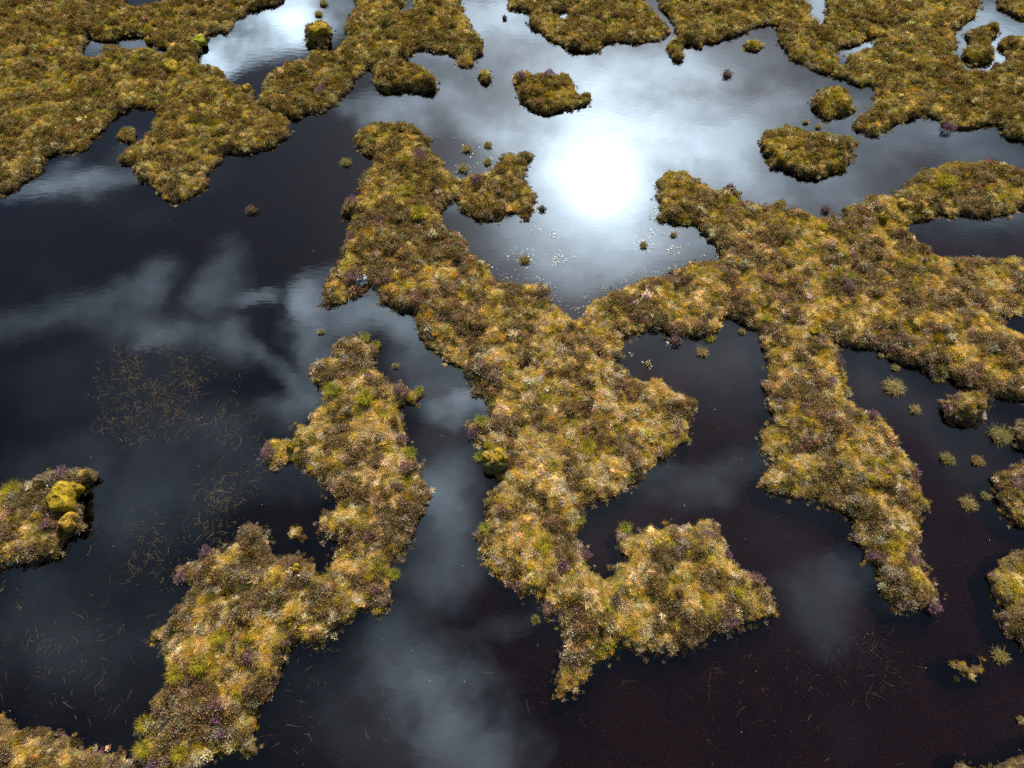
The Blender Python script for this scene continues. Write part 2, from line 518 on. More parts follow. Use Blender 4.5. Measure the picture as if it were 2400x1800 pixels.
def sprigs(n, rad, hgt, ls, ws, rg, smin=0.55, smax=1.5, tipz=0.0):
    """small pointed sprigs over a knobbly dome"""
    V, Fq, S = [], [], []
    for _ in range(n):
        ph = rg.uniform(0, 2 * math.pi)
        ct = rg.uniform(0.0, 1.0) ** 0.7
        st = math.sqrt(1 - ct * ct)
        k = rg.uniform(0.55, 1.05) * (1 + 0.22 * math.sin(3 * ph + 5 * ct) * st)
        p = np.array((rad * k * st * math.cos(ph), rad * k * st * math.sin(ph), hgt * k * ct + tipz))
        d = np.array((st * math.cos(ph), st * math.sin(ph), 0.55 + ct)) + rg.normal(0, 0.45, 3)
        d /= np.linalg.norm(d)
        s = np.cross(d, rg.normal(0, 1, 3))
        s /= np.linalg.norm(s) + 1e-9
        L, w = ls * rg.uniform(0.6, 1.3), ws * rg.uniform(0.7, 1.3)
        i0 = len(V)
        V += [tuple(p - d * L * .5), tuple(p + s * w * .5), tuple(p + d * L * .5), tuple(p - s * w * .5)]
        Fq.append((i0, i0 + 1, i0 + 2, i0 + 3))
        S.append(rg.uniform(smin, smax))
    return V, Fq, S
def proto(name, parts, m):
    V, Fq, S = [], [], []
    for v, f, s in parts:
        k = len(V)
        V += v
        Fq += [tuple(i + k for i in q) for q in f]
        S += s
    return mesh_np(name, V, Fq, [m], False, S)
pr = np.random.default_rng(5)
PROTO = []
for k in range(3):
    PROTO.append(proto('heather_clump', [sprigs(200, 0.17, 0.17, 0.065, 0.020, pr)], M_cover))
for k in range(3):
    PROTO.append(proto('grass_clump', [blades(80, 0.26, 0.70, 0.010, 0.10, 0.45, pr, 2, 0.02, 1.3)], M_cover))
for k in range(2):
    PROTO.append(proto('matted_clump', [blades(90, 0.22, 1.2, 0.011, 0.15, 0.25, pr, 2, 0.09, 3.0)], M_cover))
PROTO.append(proto('moss_clump', [sprigs(150, 0.16, 0.07, 0.045, 0.026, pr)], M_cover))
PROTO.append(proto('wiry_clump', [sprigs(100, 0.16, 0.14, 0.07, 0.014, pr), blades(45, 0.22, 0.7, 0.009, 0.12, 0.3, pr, 2, 0.03, 2.0)], M_cover))
proto_objs = [bpy.data.objects.new('clump_source', me) for me in PROTO]     # sources only, never linked to the scene

# scatter group: one instance of the chosen clump on every point
ng = bpy.data.node_groups.new('scatter_clumps', 'GeometryNodeTree')
ng.interface.new_socket('Geometry', in_out='INPUT', socket_type='NodeSocketGeometry')
ng.interface.new_socket('Geometry', in_out='OUTPUT', socket_type='NodeSocketGeometry')
gi, go = ng.nodes.new('NodeGroupInput'), ng.nodes.new('NodeGroupOutput')
def named(dtype, nm):
    n = node(ng, 'GeometryNodeInputNamedAttribute', data_type=dtype)
    n.inputs['Name'].default_value = nm
    return n.outputs['Attribute']
ai, ar, asc = named('INT', 'idx'), named('FLOAT_VECTOR', 'rot'), named('FLOAT_VECTOR', 'scl')
e2r = node(ng, 'FunctionNodeEulerToRotation')
ng.links.new(ar, e2r.inputs[0])
join = ng.nodes.new('GeometryNodeJoinGeometry')
for k, po in enumerate(proto_objs):
    oi = node(ng, 'GeometryNodeObjectInfo')
    oi.inputs['Object'].default_value = po
    oi.inputs['As Instance'].default_value = False
    cp = node(ng, 'FunctionNodeCompare', data_type='INT', operation='EQUAL')
    ng.links.new(ai, cp.inputs[2])
    cp.inputs[3].default_value = k
    ip = ng.nodes.new('GeometryNodeInstanceOnPoints')
    ng.links.new(gi.outputs[0], ip.inputs['Points'])
    ng.links.new(cp.outputs[0], ip.inputs['Selection'])
    ng.links.new(oi.outputs['Geometry'], ip.inputs['Instance'])
    ng.links.new(e2r.outputs[0], ip.inputs['Rotation'])
    ng.links.new(asc, ip.inputs['Scale'])
    ng.links.new(ip.outputs[0], join.inputs[0])
ng.links.new(join.outputs[0], go.inputs[0])

PAL = dict(
    straw=[(0.50, 0.335, 0.105), (0.46, 0.295, 0.062), (0.58, 0.42, 0.17), (0.43, 0.28, 0.052)],
    gold=[(0.43, 0.285, 0.018), (0.35, 0.24, 0.012), (0.40, 0.23, 0.014)],
    olive=[(0.27, 0.20, 0.022), (0.21, 0.165, 0.016), (0.31, 0.225, 0.036)],
    green=[(0.22, 0.20, 0.010), (0.26, 0.225, 0.012)],
    heather=[(0.20, 0.135, 0.044), (0.235, 0.155, 0.056), (0.155, 0.115, 0.032), (0.24, 0.145, 0.070)],
    pink=[(0.25, 0.135, 0.115), (0.28, 0.15, 0.10)],
    pale=[(0.48, 0.39, 0.22), (0.43, 0.36, 0.22), (0.55, 0.45, 0.27)],
    rust=[(0.36, 0.17, 0.03)],
    grey=[(0.30, 0.235, 0.14), (0.25, 0.195, 0.115)])
def cover_points(sdv, X, Y, Z):
    """species, tint and pose for every plant of the cover"""
    n = len(X)
    a = fbm(X, Y, 0.62, 21, 2)            # heather / grass mosaic
    b = fbm(X, Y, 0.45, 31, 2)
    c = fbm(X, Y, 4.5, 41, 2)             # drier and wetter ground
    e = rng.uniform(0, 1, n)
    dry_vignette = np.clip(1.0 - np.hypot((X - 2.0) / 11.0, (Y - 9.0) / 9.0), 0, 1)   # middle ridge has more bleached grass; the mix also paints in vignette falloff
    moor = np.clip((Y - 15) / 10, 0, 1)                                     # the moor beyond is heather and moss, tinted darker partly as painted vignette
    idx = np.zeros(n, np.int32)
    kind = np.empty(n, object)
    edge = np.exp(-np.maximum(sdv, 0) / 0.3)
    hv = a + 0.46 * (rng.uniform(0, 1, n) - 0.5) - 0.012 - 0.12 * dry_vignette + 0.05 * np.clip((-X - 2) / 6, 0, 1) + 0.02 * moor + 0.09 * edge
    sp = b + 0.42 * (e - 0.5) + 0.02 + 0.15 * dry_vignette + 0.12 * (c - 0.5) - 0.07 * moor
    for i in range(n):
        r = rng.uniform()
        if hv[i] > 0.575:
            kind[i] = 'pink' if r < 0.045 - 0.03 * moor[i] else ('grey' if r < 0.15 + 0.2 * edge[i] else ('pale' if r > 0.97 - 0.08 * edge[i] else 'heather'))
            idx[i] = rng.integers(0, 3)
        elif hv[i] > 0.51:
            q = min(4, int(r * 4.15))
            kind[i] = ('olive', 'heather', 'straw', 'grey', 'rust')[q]
            idx[i] = (9, 9, 6, 9, 9)[q]
        elif sp[i] > 0.58:
            kind[i] = 'pale' if r < 0.08 + 0.22 * dry_vignette[i] else ('gold' if r > 0.88 else 'straw')
            idx[i] = 6 + rng.integers(0, 2)
        elif sp[i] > 0.47:
            kind[i] = 'straw' if r < 0.18 + 0.30 * dry_vignette[i] else ('gold' if r < 0.55 else ('grey' if r > 0.90 else 'olive'))
            idx[i] = 3 + rng.integers(0, 3) if r < 0.6 else 8
        else:
            kind[i] = 'green' if r < 0.16 + 0.14 * moor[i] else ('gold' if r < 0.40 else ('rust' if r > 0.97 else 'olive'))
            idx[i] = 3 + rng.integers(0, 3) if r < 0.45 else 8
    tint = np.empty((n, 3))
    for k, cols in PAL.items():
        m = kind == k
        cc = np.asarray(cols)[rng.integers(0, len(cols), m.sum())]
        tint[m] = cc
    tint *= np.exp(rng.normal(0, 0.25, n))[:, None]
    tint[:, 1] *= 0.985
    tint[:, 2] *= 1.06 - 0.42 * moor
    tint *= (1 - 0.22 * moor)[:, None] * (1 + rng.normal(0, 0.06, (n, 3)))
    s = 0.53 * np.exp(rng.normal(0, 0.25, n))
    big = np.where(idx < 3, 1.05 + 0.35 * (hv - 0.53) / 0.1, 0.95)
    s = np.minimum(s, 0.9) * np.clip(big, 0.8, 1.5) * np.clip(0.66 + sdv / 0.8, 0.5, 1.0)
    scl = np.stack([s, s, s * rng.uniform(0.75, 1.15, n)], -1)
    rot = np.stack([rng.normal(0, 0.16, n), rng.normal(0, 0.16, n), rng.uniform(0, 6.283, n)], -1)
    return idx, tint, rot, scl

# ---------------------------------------------------------------- peat islands
ISLANDS = {
  'TL': [
    [(-32.67, 39.45), (-21.83, 39.45), (-11.82, 39.45), (-11.4, 33.46), (-12.32, 33.07), (-12.99, 32.55), (-13.34, 32.05), (-13.48, 31.3), (-13.66,
    31.06), (-14.16, 31.0), (-14.58, 30.57), (-14.45, 29.98), (-14.58, 29.28), (-14.48, 28.71), (-13.83, 28.48), (-13.24, 28.03), (-13.07, 27.59),
    (-12.49, 27.16), (-12.11, 26.94), (-11.6, 26.84), (-11.5, 26.31), (-11.33, 25.79), (-10.57, 25.33), (-9.7, 24.93), (-9.46, 24.48), (-9.33, 23.89),
    (-9.42, 23.65), (-9.82, 23.3), (-10.23, 23.04), (-10.58, 22.8), (-10.95, 22.71), (-11.7, 22.62), (-11.95, 22.57), (-12.01, 21.93), (-12.35,
    21.75), (-12.44, 21.31), (-12.36, 20.96), (-12.47, 20.61), (-12.91, 20.1), (-13.27, 19.85), (-13.5, 19.76), (-13.89, 20.1), (-14.26, 20.35),
    (-14.46, 20.61), (-14.84, 20.87), (-15.36, 20.96), (-15.54, 21.39), (-15.86, 21.84), (-16.22, 22.2), (-16.32, 22.57), (-16.1, 22.94), (-15.78,
    23.41), (-15.52, 23.89), (-15.65, 24.38), (-15.69, 24.68), (-15.47, 24.98), (-15.25, 25.18), (-15.43, 25.33), (-15.94, 25.48), (-16.37, 25.58),
    (-16.63, 25.53), (-16.96, 25.28), (-17.18, 24.88), (-17.47, 24.48), (-17.61, 24.09), (-17.76, 23.7), (-17.96, 23.51), (-17.78, 23.13), (-17.99,
    22.76), (-18.5, 22.76), (-19.17, 22.62), (-19.34, 22.39), (-19.41, 21.93), (-19.38, 21.57), (-19.67, 21.31), (-19.92, 20.96), (-20.04, 20.61),
    (-20.49, 20.31), (-23.62, 19.02)],
    [(-20.23, 29.86), (-20.14, 30.63), (-19.72, 30.45), (-19.19, 30.27), (-18.61, 30.55), (-18.04, 30.6), (-17.44, 30.42), (-16.96, 29.98), (-16.4,
    29.79), (-16.24, 29.45), (-16.49, 29.45), (-17.09, 29.8), (-17.66, 29.78), (-17.98, 29.63), (-18.43, 29.92), (-19.05, 30.04), (-19.48, 30.04),
    (-19.18, 29.34), (-19.45, 28.99), (-19.77, 29.22)],
    [(-20.07, 36.18), (-19.07, 33.35), (-18.44, 33.13), (-17.9, 33.13), (-17.58, 33.52), (-17.91, 36.18)]],
  'PI': [
    [(-9.89, 30.57), (-9.83, 31.18), (-9.44, 31.55), (-8.92, 31.55), (-8.51, 31.0), (-8.55, 30.45), (-8.69, 29.86), (-9.11, 29.74), (-9.57, 29.92)]],
  'TC': [
    [(-11.23, 25.79), (-11.21, 26.41), (-11.29, 27.05), (-11.3, 27.48), (-11.05, 28.03), (-10.51, 28.59), (-10.13, 28.88), (-9.49, 28.93), (-9.53,
    29.63), (-8.79, 29.51), (-8.44, 29.57), (-8.12, 30.21), (-8.12, 30.63), (-7.96, 30.81), (-8.15, 31.18), (-8.16, 31.55), (-7.92, 32.68), (-7.9,
    33.46), (-8.43, 39.45), (-5.72, 39.45), (-2.84, 39.45), (-2.61, 33.46), (-2.32, 32.68), (-2.07, 32.05), (-1.91, 31.55), (-1.68, 31.3), (-1.51,
    30.69), (-1.32, 30.39), (-1.28, 29.86), (-1.41, 29.39), (-1.62, 29.22), (-1.76, 28.93), (-1.68, 28.48), (-1.96, 28.37), (-2.38, 28.42), (-2.61,
    28.82), (-2.63, 29.16), (-2.91, 29.11), (-3.0, 29.39), (-3.3, 29.63), (-3.79, 29.34), (-3.95, 29.63), (-4.45, 29.63), (-4.57, 29.28), (-4.77,
    28.99), (-5.11, 28.82), (-5.53, 28.76), (-6.1, 28.71), (-6.35, 28.37), (-6.76, 28.26), (-6.68, 27.81), (-6.97, 27.59), (-7.1, 27.48), (-7.12,
    27.05), (-7.28, 26.68), (-7.57, 26.2), (-7.68, 25.89), (-8.03, 25.48), (-8.4, 25.23), (-8.92, 25.08), (-9.42, 24.88), (-9.84, 25.01), (-10.27,
    25.13), (-10.66, 25.43)],
    [(-5.43, 36.18), (-5.22, 33.46), (-5.46, 32.62), (-4.83, 32.87), (-4.86, 33.46), (-5.07, 36.18)]],
  'B1': [
    [(-6.38, 27.59), (-6.4, 28.14), (-6.09, 28.59), (-5.74, 28.71), (-5.03, 28.76), (-4.45, 28.54), (-4.08, 28.37), (-3.77, 27.92), (-3.47, 27.59),
    (-3.24, 27.27), (-3.36, 26.89), (-3.62, 26.62), (-3.89, 26.52), (-4.17, 26.62), (-4.53, 26.73), (-5.0, 26.62), (-5.54, 26.52), (-5.97, 26.68),
    (-6.25, 27.05)]],
  'B2': [
    [(-1.62, 27.65), (-1.38, 27.98), (-1.03, 28.03), (-0.95, 27.7), (-0.94, 27.11), (-1.22, 27.0), (-1.43, 27.27)]],
  'B3': [
    [(0.03, 27.59), (0.17, 27.92), (0.8, 27.92), (0.94, 27.59), (1.29, 27.92), (1.65, 27.92), (2.35, 27.98), (2.69, 27.7), (2.88, 27.16), (3.05,
    26.52), (3.47, 26.62), (3.67, 26.41), (3.57, 26.0), (3.28, 25.64), (2.93, 25.48), (2.39, 25.38), (1.98, 25.33), (1.37, 25.18), (0.97, 25.38),
    (0.57, 25.69), (0.37, 26.0), (0.27, 26.52), (0.03, 26.94)]],
  'TM': [
    [(-0.47, 39.45), (-0.28, 33.33), (-0.12, 32.94), (0.33, 32.81), (0.94, 32.55), (0.78, 32.17), (0.85, 31.42), (1.29, 31.06), (1.57, 30.63), (1.93,
    30.33), (2.35, 29.92), (2.78, 29.63), (3.2, 29.51), (3.56, 29.49), (4.15, 29.63), (4.46, 29.98), (4.85, 30.33), (5.43, 30.27), (5.79, 30.16),
    (6.38, 30.21), (6.95, 30.16), (7.44, 30.57), (7.62, 31.06), (7.55, 31.55), (7.34, 32.05), (7.17, 32.49), (6.91, 32.94), (6.62, 33.46), (6.87,
    39.45)],
    [(2.15, 32.53), (2.46, 32.72), (2.74, 32.71), (2.84, 32.27), (2.58, 32.12), (2.27, 32.2)]],
  'TR': [
    [(7.7, 39.45), (7.13, 33.46), (7.33, 32.81), (7.64, 31.98), (7.81, 31.55), (7.92, 31.06), (7.75, 30.57), (7.34, 30.33), (7.17, 29.86), (7.32,
    29.51), (7.39, 28.93), (7.82, 28.88), (7.91, 28.93), (8.15, 29.74), (8.27, 30.1), (8.54, 29.92), (8.75, 29.86), (8.93, 29.63), (9.16, 30.21),
    (9.66, 30.16), (10.3, 30.51), (10.83, 30.57), (11.18, 30.93), (11.54, 31.3), (12.34, 31.61), (12.75, 31.42), (12.65, 30.69), (12.57, 30.1),
    (12.81, 29.86), (12.89, 29.16), (13.16, 28.76), (13.52, 28.42), (13.79, 28.03), (14.1, 27.87), (14.47, 27.65), (15.01, 27.54), (15.38, 27.38),
    (15.64, 27.0), (15.98, 27.0), (16.22, 26.84), (16.17, 26.41), (15.9, 25.89), (15.48, 25.33), (15.15, 25.08), (14.78, 24.68), (14.6, 24.23),
    (14.88, 24.04), (15.14, 23.75), (15.48, 23.56), (15.86, 23.75), (16.21, 24.09), (16.63, 24.38), (16.95, 24.83), (17.57, 24.88), (18.15, 25.03),
    (18.65, 24.68), (18.72, 24.28), (18.97, 24.04), (19.57, 24.04), (20.06, 24.14), (20.61, 24.38), (20.94, 24.38), (21.06, 23.8), (21.3, 23.56),
    (21.64, 23.37), (23.3, 22.85), (26.53, 22.85), (34.24, 39.45)],
    [(24.45, 37.63), (23.26, 33.46), (23.16, 33.07), (22.74, 32.17), (22.01, 31.55), (21.48, 31.3), (21.25, 30.81), (21.2, 30.33), (20.97, 29.74),
    (20.6, 29.28), (20.78, 28.93), (20.73, 28.14), (21.21, 28.09), (21.59, 27.98), (21.89, 28.03), (22.26, 28.48), (22.81, 28.82), (22.96, 29.05),
    (23.03, 29.63), (23.06, 30.21), (23.46, 30.63), (23.95, 30.75), (24.38, 30.69), (27.97, 30.69), (28.61, 32.17), (24.89, 32.05), (24.57, 32.42),
    (24.22, 32.94), (24.18, 33.46), (25.42, 37.63)],
    [(15.34, 37.63), (14.6, 33.46), (14.97, 33.07), (14.74, 32.42), (14.6, 31.77), (14.99, 31.62), (15.14, 32.05), (15.65, 32.94), (15.79, 33.46),
    (16.68, 37.63)],
    [(15.11, 29.68), (15.75, 30.0), (16.16, 29.88), (16.67, 30.19), (17.29, 30.45), (17.15, 29.94), (16.83, 29.7), (15.99, 29.52), (15.67, 29.14),
    (15.37, 28.54), (15.16, 28.54), (15.17, 29.16)]],
  'C0': [
    [(21.03, 29.16), (21.45, 29.86), (21.72, 30.45), (21.69, 30.81), (22.13, 31.24), (22.79, 31.42), (23.27, 31.55), (23.5, 31.24), (23.31, 30.81),
    (22.88, 30.63), (22.62, 30.21), (22.49, 29.74), (22.54, 29.28), (22.26, 28.88), (21.82, 28.65), (21.36, 28.54), (21.15, 28.76)]],
  'C1': [
    [(10.85, 30.04), (11.25, 30.45), (11.6, 30.39), (11.84, 29.92), (11.6, 29.57), (11.16, 29.57), (10.91, 29.8)]],
  'C3': [
    [(13.06, 25.69), (13.31, 26.2), (13.68, 26.62), (14.1, 26.94), (14.6, 27.0), (15.02, 26.73), (15.16, 26.2), (15.12, 25.48), (14.87, 25.03),
    (14.37, 24.93), (14.12, 24.98), (13.79, 24.73), (13.48, 24.83), (13.3, 25.23), (13.12, 25.48)]],
  'C4': [
    [(10.61, 23.6), (10.84, 23.94), (11.39, 24.09), (11.64, 24.33), (11.95, 24.23), (12.37, 23.99), (12.68, 23.94), (13.06, 23.84), (13.31, 23.8),
    (13.52, 23.56), (13.77, 23.51), (14.19, 23.65), (14.63, 23.56), (14.76, 23.32), (14.6, 22.94), (14.25, 22.57), (13.95, 22.11), (13.79, 21.75),
    (13.63, 21.62), (13.22, 21.48), (12.8, 21.31), (12.47, 21.22), (11.98, 21.31), (11.64, 21.48), (11.28, 21.57), (10.93, 21.71), (10.71, 21.57),
    (10.49, 21.71), (10.6, 22.11), (10.59, 22.57), (10.51, 23.04)]],
  'MM': [
    [(-6.65, 23.6), (-6.52, 24.18), (-6.09, 24.53), (-5.5, 24.63), (-4.97, 24.63), (-4.23, 24.48), (-3.87, 24.09), (-3.61, 23.6), (-3.55, 23.13),
    (-3.27, 22.76), (-2.99, 22.39), (-2.84, 21.93), (-2.51, 21.66), (-2.3, 21.22), (-2.17, 20.78), (-2.09, 20.96), (-1.74, 21.31), (-1.36, 21.57),
    (-0.92, 21.62), (-0.68, 22.02), (-0.62, 22.48), (-0.3, 22.62), (0.03, 22.62), (0.22, 22.52), (0.54, 22.71), (0.83, 22.48), (0.69, 22.02), (0.56,
    21.48), (0.62, 20.87), (0.89, 20.35), (0.94, 19.93), (0.84, 19.27), (0.74, 18.86), (0.38, 18.82), (0.14, 19.18), (-0.1, 19.1), (-0.52, 18.86),
    (-0.88, 18.94), (-1.3, 18.94), (-1.67, 19.18), (-2.04, 19.43), (-2.18, 19.76), (-2.37, 19.89), (-2.49, 19.85), (-2.59, 19.51), (-2.82, 19.27),
    (-2.81, 19.02), (-2.55, 18.7), (-2.24, 18.3), (-1.87, 17.91), (-1.62, 17.52), (-1.43, 17.14), (-1.08, 17.0), (-0.84, 16.55), (-0.72, 16.19),
    (-0.38, 15.9), (-0.15, 15.72), (0.19, 15.68), (0.53, 15.75), (0.99, 15.86), (1.26, 15.65), (1.43, 15.33), (1.47, 14.98), (1.74, 14.7), (2.06,
    14.36), (2.27, 14.13), (2.51, 14.63), (2.86, 14.98), (3.27, 15.26), (3.73, 15.43), (4.09, 15.61), (4.44, 15.75), (4.57, 15.97), (4.87, 16.11),
    (5.33, 16.11), (5.72, 16.04), (5.96, 16.19), (6.11, 16.48), (6.37, 16.63), (6.68, 16.77), (7.16, 16.89), (7.61, 16.81), (7.81, 17.0), (7.8,
    17.52), (7.69, 17.79), (7.43, 17.99), (7.22, 18.22), (7.03, 18.54), (6.63, 18.7), (6.27, 18.78), (5.86, 18.86), (5.46, 19.1), (5.72, 19.27),
    (5.76, 19.68), (5.7, 20.27), (5.87, 20.7), (5.71, 20.96), (5.94, 21.31), (6.29, 21.66), (6.99, 21.62), (7.29, 21.44), (7.5, 21.13), (7.71, 20.87),
    (8.11, 20.61), (8.56, 20.7), (8.92, 20.61), (9.06, 20.35), (9.06, 20.01), (9.34, 19.85), (9.67, 19.64), (10.19, 19.76), (10.69, 19.85), (10.93,
    19.51), (11.34, 19.43), (11.74, 19.31), (11.99, 19.1), (12.47, 19.06), (12.74, 18.94), (13.02, 19.1), (12.99, 19.35), (13.08, 19.6), (13.43,
    19.76), (13.84, 19.93), (14.21, 20.18), (14.77, 20.23), (15.28, 20.27), (15.55, 20.57), (16.05, 20.78), (16.39, 21.31), (16.78, 21.57), (17.14,
    21.71), (17.71, 21.93), (18.18, 22.2), (18.73, 22.3), (19.21, 22.2), (19.91, 22.2), (20.36, 22.02), (20.72, 21.8), (20.98, 21.62), (24.91, 20.7),
    (24.53, 19.85), (20.21, 19.55), (19.57, 19.18), (19.04, 19.06), (18.45, 19.1), (17.85, 19.1), (17.33, 18.98), (16.62, 19.02), (16.27, 18.86),
    (15.8, 18.7), (15.4, 18.38), (15.35, 17.99), (15.55, 17.68), (15.84, 17.45), (16.17, 17.22), (16.59, 17.07), (17.43, 16.98), (18.32, 17.03),
    (19.26, 17.03), (23.14, 16.77), (20.27, 10.45), (16.93, 10.82), (16.59, 10.88), (16.23, 11.03), (15.96, 10.85), (15.8, 10.68), (15.72, 11.03),
    (15.47, 11.2), (15.14, 11.29), (14.98, 11.44), (14.84, 11.8), (14.52, 11.77), (14.14, 11.92), (13.99, 12.11), (13.6, 12.2), (13.36, 12.29),
    (13.15, 12.48), (12.95, 12.7), (12.66, 12.82), (12.37, 12.92), (12.05, 12.92), (11.68, 12.95), (11.31, 13.21), (11.27, 13.37), (11.29, 13.11),
    (11.41, 12.92), (11.25, 12.73), (11.36, 12.29), (11.34, 11.98), (11.39, 11.56), (11.36, 11.14), (11.28, 10.91), (11.39, 10.56), (11.69, 10.53),
    (12.02, 10.42), (12.2, 10.16), (12.41, 9.83), (12.37, 9.61), (12.35, 9.28), (12.52, 9.01), (12.69, 8.74), (12.75, 8.48), (12.73, 8.17), (12.59,
    7.86), (12.64, 7.61), (12.69, 7.31), (12.66, 7.07), (12.49, 6.97), (12.48, 6.78), (12.33, 6.59), (12.23, 6.35), (12.09, 6.02), (12.09, 5.79),
    (12.11, 5.43), (12.17, 5.16), (12.26, 4.89), (12.36, 4.63), (12.34, 4.37), (12.21, 4.12), (11.96, 4.08), (11.72, 4.14), (11.43, 4.04), (11.14,
    4.08), (10.93, 4.1), (10.84, 4.25), (10.69, 4.48), (10.61, 4.68), (10.72, 4.94), (10.65, 5.16), (10.66, 5.38), (10.46, 5.47), (10.44, 5.75),
    (10.27, 5.93), (10.14, 6.16), (10.11, 6.4), (10.09, 6.59), (10.18, 6.88), (10.11, 6.97), (9.81, 7.07), (9.57, 7.26), (9.37, 7.41), (9.0, 7.46),
    (8.71, 7.41), (8.43, 7.41), (8.27, 7.56), (8.07, 7.76), (7.92, 7.71), (7.8, 7.86), (7.78, 8.27), (8.04, 8.38), (8.16, 8.48), (8.1, 8.69), (8.01,
    9.01), (7.92, 9.33), (7.88, 9.61), (8.06, 9.83), (8.34, 9.94), (8.44, 10.22), (8.48, 10.45), (8.51, 10.85), (8.48, 11.14), (8.55, 11.62), (8.56,
    11.98), (8.7, 12.42), (8.75, 12.73), (8.59, 12.98), (8.53, 13.24), (8.64, 13.56), (8.34, 13.7), (8.16, 13.96), (7.86, 14.09), (7.41, 14.03),
    (7.25, 13.7), (7.07, 13.56), (6.9, 13.5), (6.61, 13.37), (6.23, 13.37), (5.94, 13.21), (5.6, 13.11), (5.63, 13.37), (5.27, 13.53), (5.0, 13.56),
    (4.56, 13.5), (4.29, 13.44), (4.07, 13.37), (3.99, 13.11), (3.97, 12.86), (3.78, 12.54), (3.66, 12.35), (3.81, 12.23), (3.89, 11.98), (4.19,
    11.8), (4.6, 11.68), (4.92, 11.74), (5.21, 11.56), (5.44, 11.32), (5.68, 11.09), (5.87, 11.0), (5.99, 10.73), (6.04, 10.39), (6.05, 10.22), (5.84,
    9.99), (5.71, 9.72), (5.66, 9.39), (5.45, 9.25), (5.37, 9.12), (5.08, 8.74), (4.63, 8.64), (4.48, 8.53), (4.35, 8.27), (4.09, 8.01), (3.69, 7.81),
    (3.33, 7.56), (3.03, 7.36), (2.71, 7.36), (2.42, 7.26), (2.12, 7.07), (2.16, 6.92), (2.08, 6.68), (2.14, 6.49), (2.03, 6.12), (2.21, 5.97), (2.33,
    5.79), (2.36, 5.47), (2.39, 5.25), (2.65, 5.14), (2.88, 5.2), (2.85, 5.38), (3.08, 5.52), (3.26, 5.56), (3.14, 5.7), (3.02, 5.97), (2.95, 6.25),
    (3.11, 6.44), (3.34, 6.51), (3.48, 6.49), (3.51, 6.3), (3.64, 6.23), (3.92, 6.3), (4.12, 6.44), (4.5, 6.51), (4.84, 6.68), (5.13, 6.68), (5.5,
    6.71), (5.83, 6.75), (6.13, 6.59), (6.33, 6.4), (6.48, 6.16), (6.47, 5.93), (6.45, 5.7), (6.73, 5.47), (6.92, 5.29), (7.12, 5.11), (7.25, 4.89),
    (7.34, 4.68), (7.34, 4.42), (7.41, 4.08), (7.42, 3.95), (7.19, 3.87), (6.92, 3.79), (6.59, 3.66), (6.32, 3.56), (5.97, 3.54), (5.58, 3.46), (5.38,
    3.25), (5.11, 3.13), (4.84, 3.05), (4.67, 3.05), (4.27, 2.94), (4.03, 3.01), (3.81, 2.98), (3.61, 3.05), (3.36, 3.11), (3.02, 3.13), (2.97, 3.01),
    (2.75, 2.82), (2.48, 2.68), (2.23, 2.66), (2.13, 2.43), (1.96, 2.2), (1.66, 2.01), (1.45, 1.9), (1.32, 1.75), (1.16, 1.69), (1.08, 1.86), (1.15,
    2.12), (1.22, 2.47), (1.36, 2.74), (1.32, 3.01), (1.46, 3.21), (1.43, 3.42), (1.31, 3.7), (1.27, 3.99), (1.06, 3.99), (0.75, 4.04), (0.85, 4.25),
    (0.81, 4.48), (0.54, 4.5), (0.37, 4.46), (0.19, 4.68), (0.02, 4.81), (-0.34, 4.85), (-0.65, 4.98), (-0.79, 5.2), (-0.93, 5.47), (-1.04, 5.7),
    (-1.08, 6.12), (-1.13, 6.35), (-0.95, 6.59), (-0.82, 6.78), (-0.78, 6.97), (-0.75, 7.07), (-0.78, 7.31), (-0.69, 7.71), (-0.56, 8.01), (-0.7,
    8.27), (-0.78, 8.64), (-0.86, 8.9), (-1.01, 9.17), (-1.17, 9.44), (-1.37, 9.66), (-1.48, 9.94), (-1.34, 10.13), (-0.99, 10.19), (-0.66, 10.13),
    (-0.61, 10.33), (-0.69, 10.45), (-0.9, 10.73), (-1.16, 10.97), (-1.37, 11.2), (-1.43, 11.62), (-1.65, 11.86), (-1.92, 12.17), (-2.25, 12.42),
    (-2.64, 12.73), (-2.97, 12.98), (-3.22, 13.44), (-3.3, 13.83), (-3.43, 14.16), (-3.67, 14.36), (-3.94, 14.36), (-4.29, 14.57), (-4.76, 14.84),
    (-4.91, 15.26), (-5.16, 15.54), (-5.26, 15.36), (-5.45, 15.12), (-5.84, 15.05), (-6.16, 14.91), (-6.64, 14.74), (-7.04, 14.77), (-7.06, 14.91),
    (-6.91, 15.05), (-7.03, 15.54), (-6.89, 16.11), (-6.66, 16.55), (-6.49, 17.0), (-6.42, 17.99), (-6.33, 18.7), (-6.3, 18.94), (-6.66, 18.98),
    (-6.85, 19.27), (-6.74, 19.6), (-6.66, 19.93), (-6.38, 20.14), (-6.23, 20.44), (-6.21, 20.87), (-6.02, 21.39), (-5.82, 21.84), (-5.81, 22.39),
    (-6.01, 22.48), (-6.35, 22.66), (-6.58, 23.22)],
    [(18.23, 14.28), (17.85, 14.17), (17.45, 13.89), (17.64, 13.76), (17.96, 13.58), (20.3, 13.5), (20.68, 14.4)]],
  'LC': [
    [(-5.95, 13.24), (-5.71, 13.5), (-5.39, 13.56), (-5.11, 13.44), (-4.96, 13.11), (-4.7, 13.11), (-4.54, 12.92), (-4.63, 12.67), (-4.62, 12.29),
    (-4.38, 11.98), (-4.04, 11.74), (-3.71, 11.5), (-3.44, 11.32), (-3.17, 11.26), (-3.03, 11.09), (-3.09, 10.85), (-3.13, 10.62), (-3.39, 10.68),
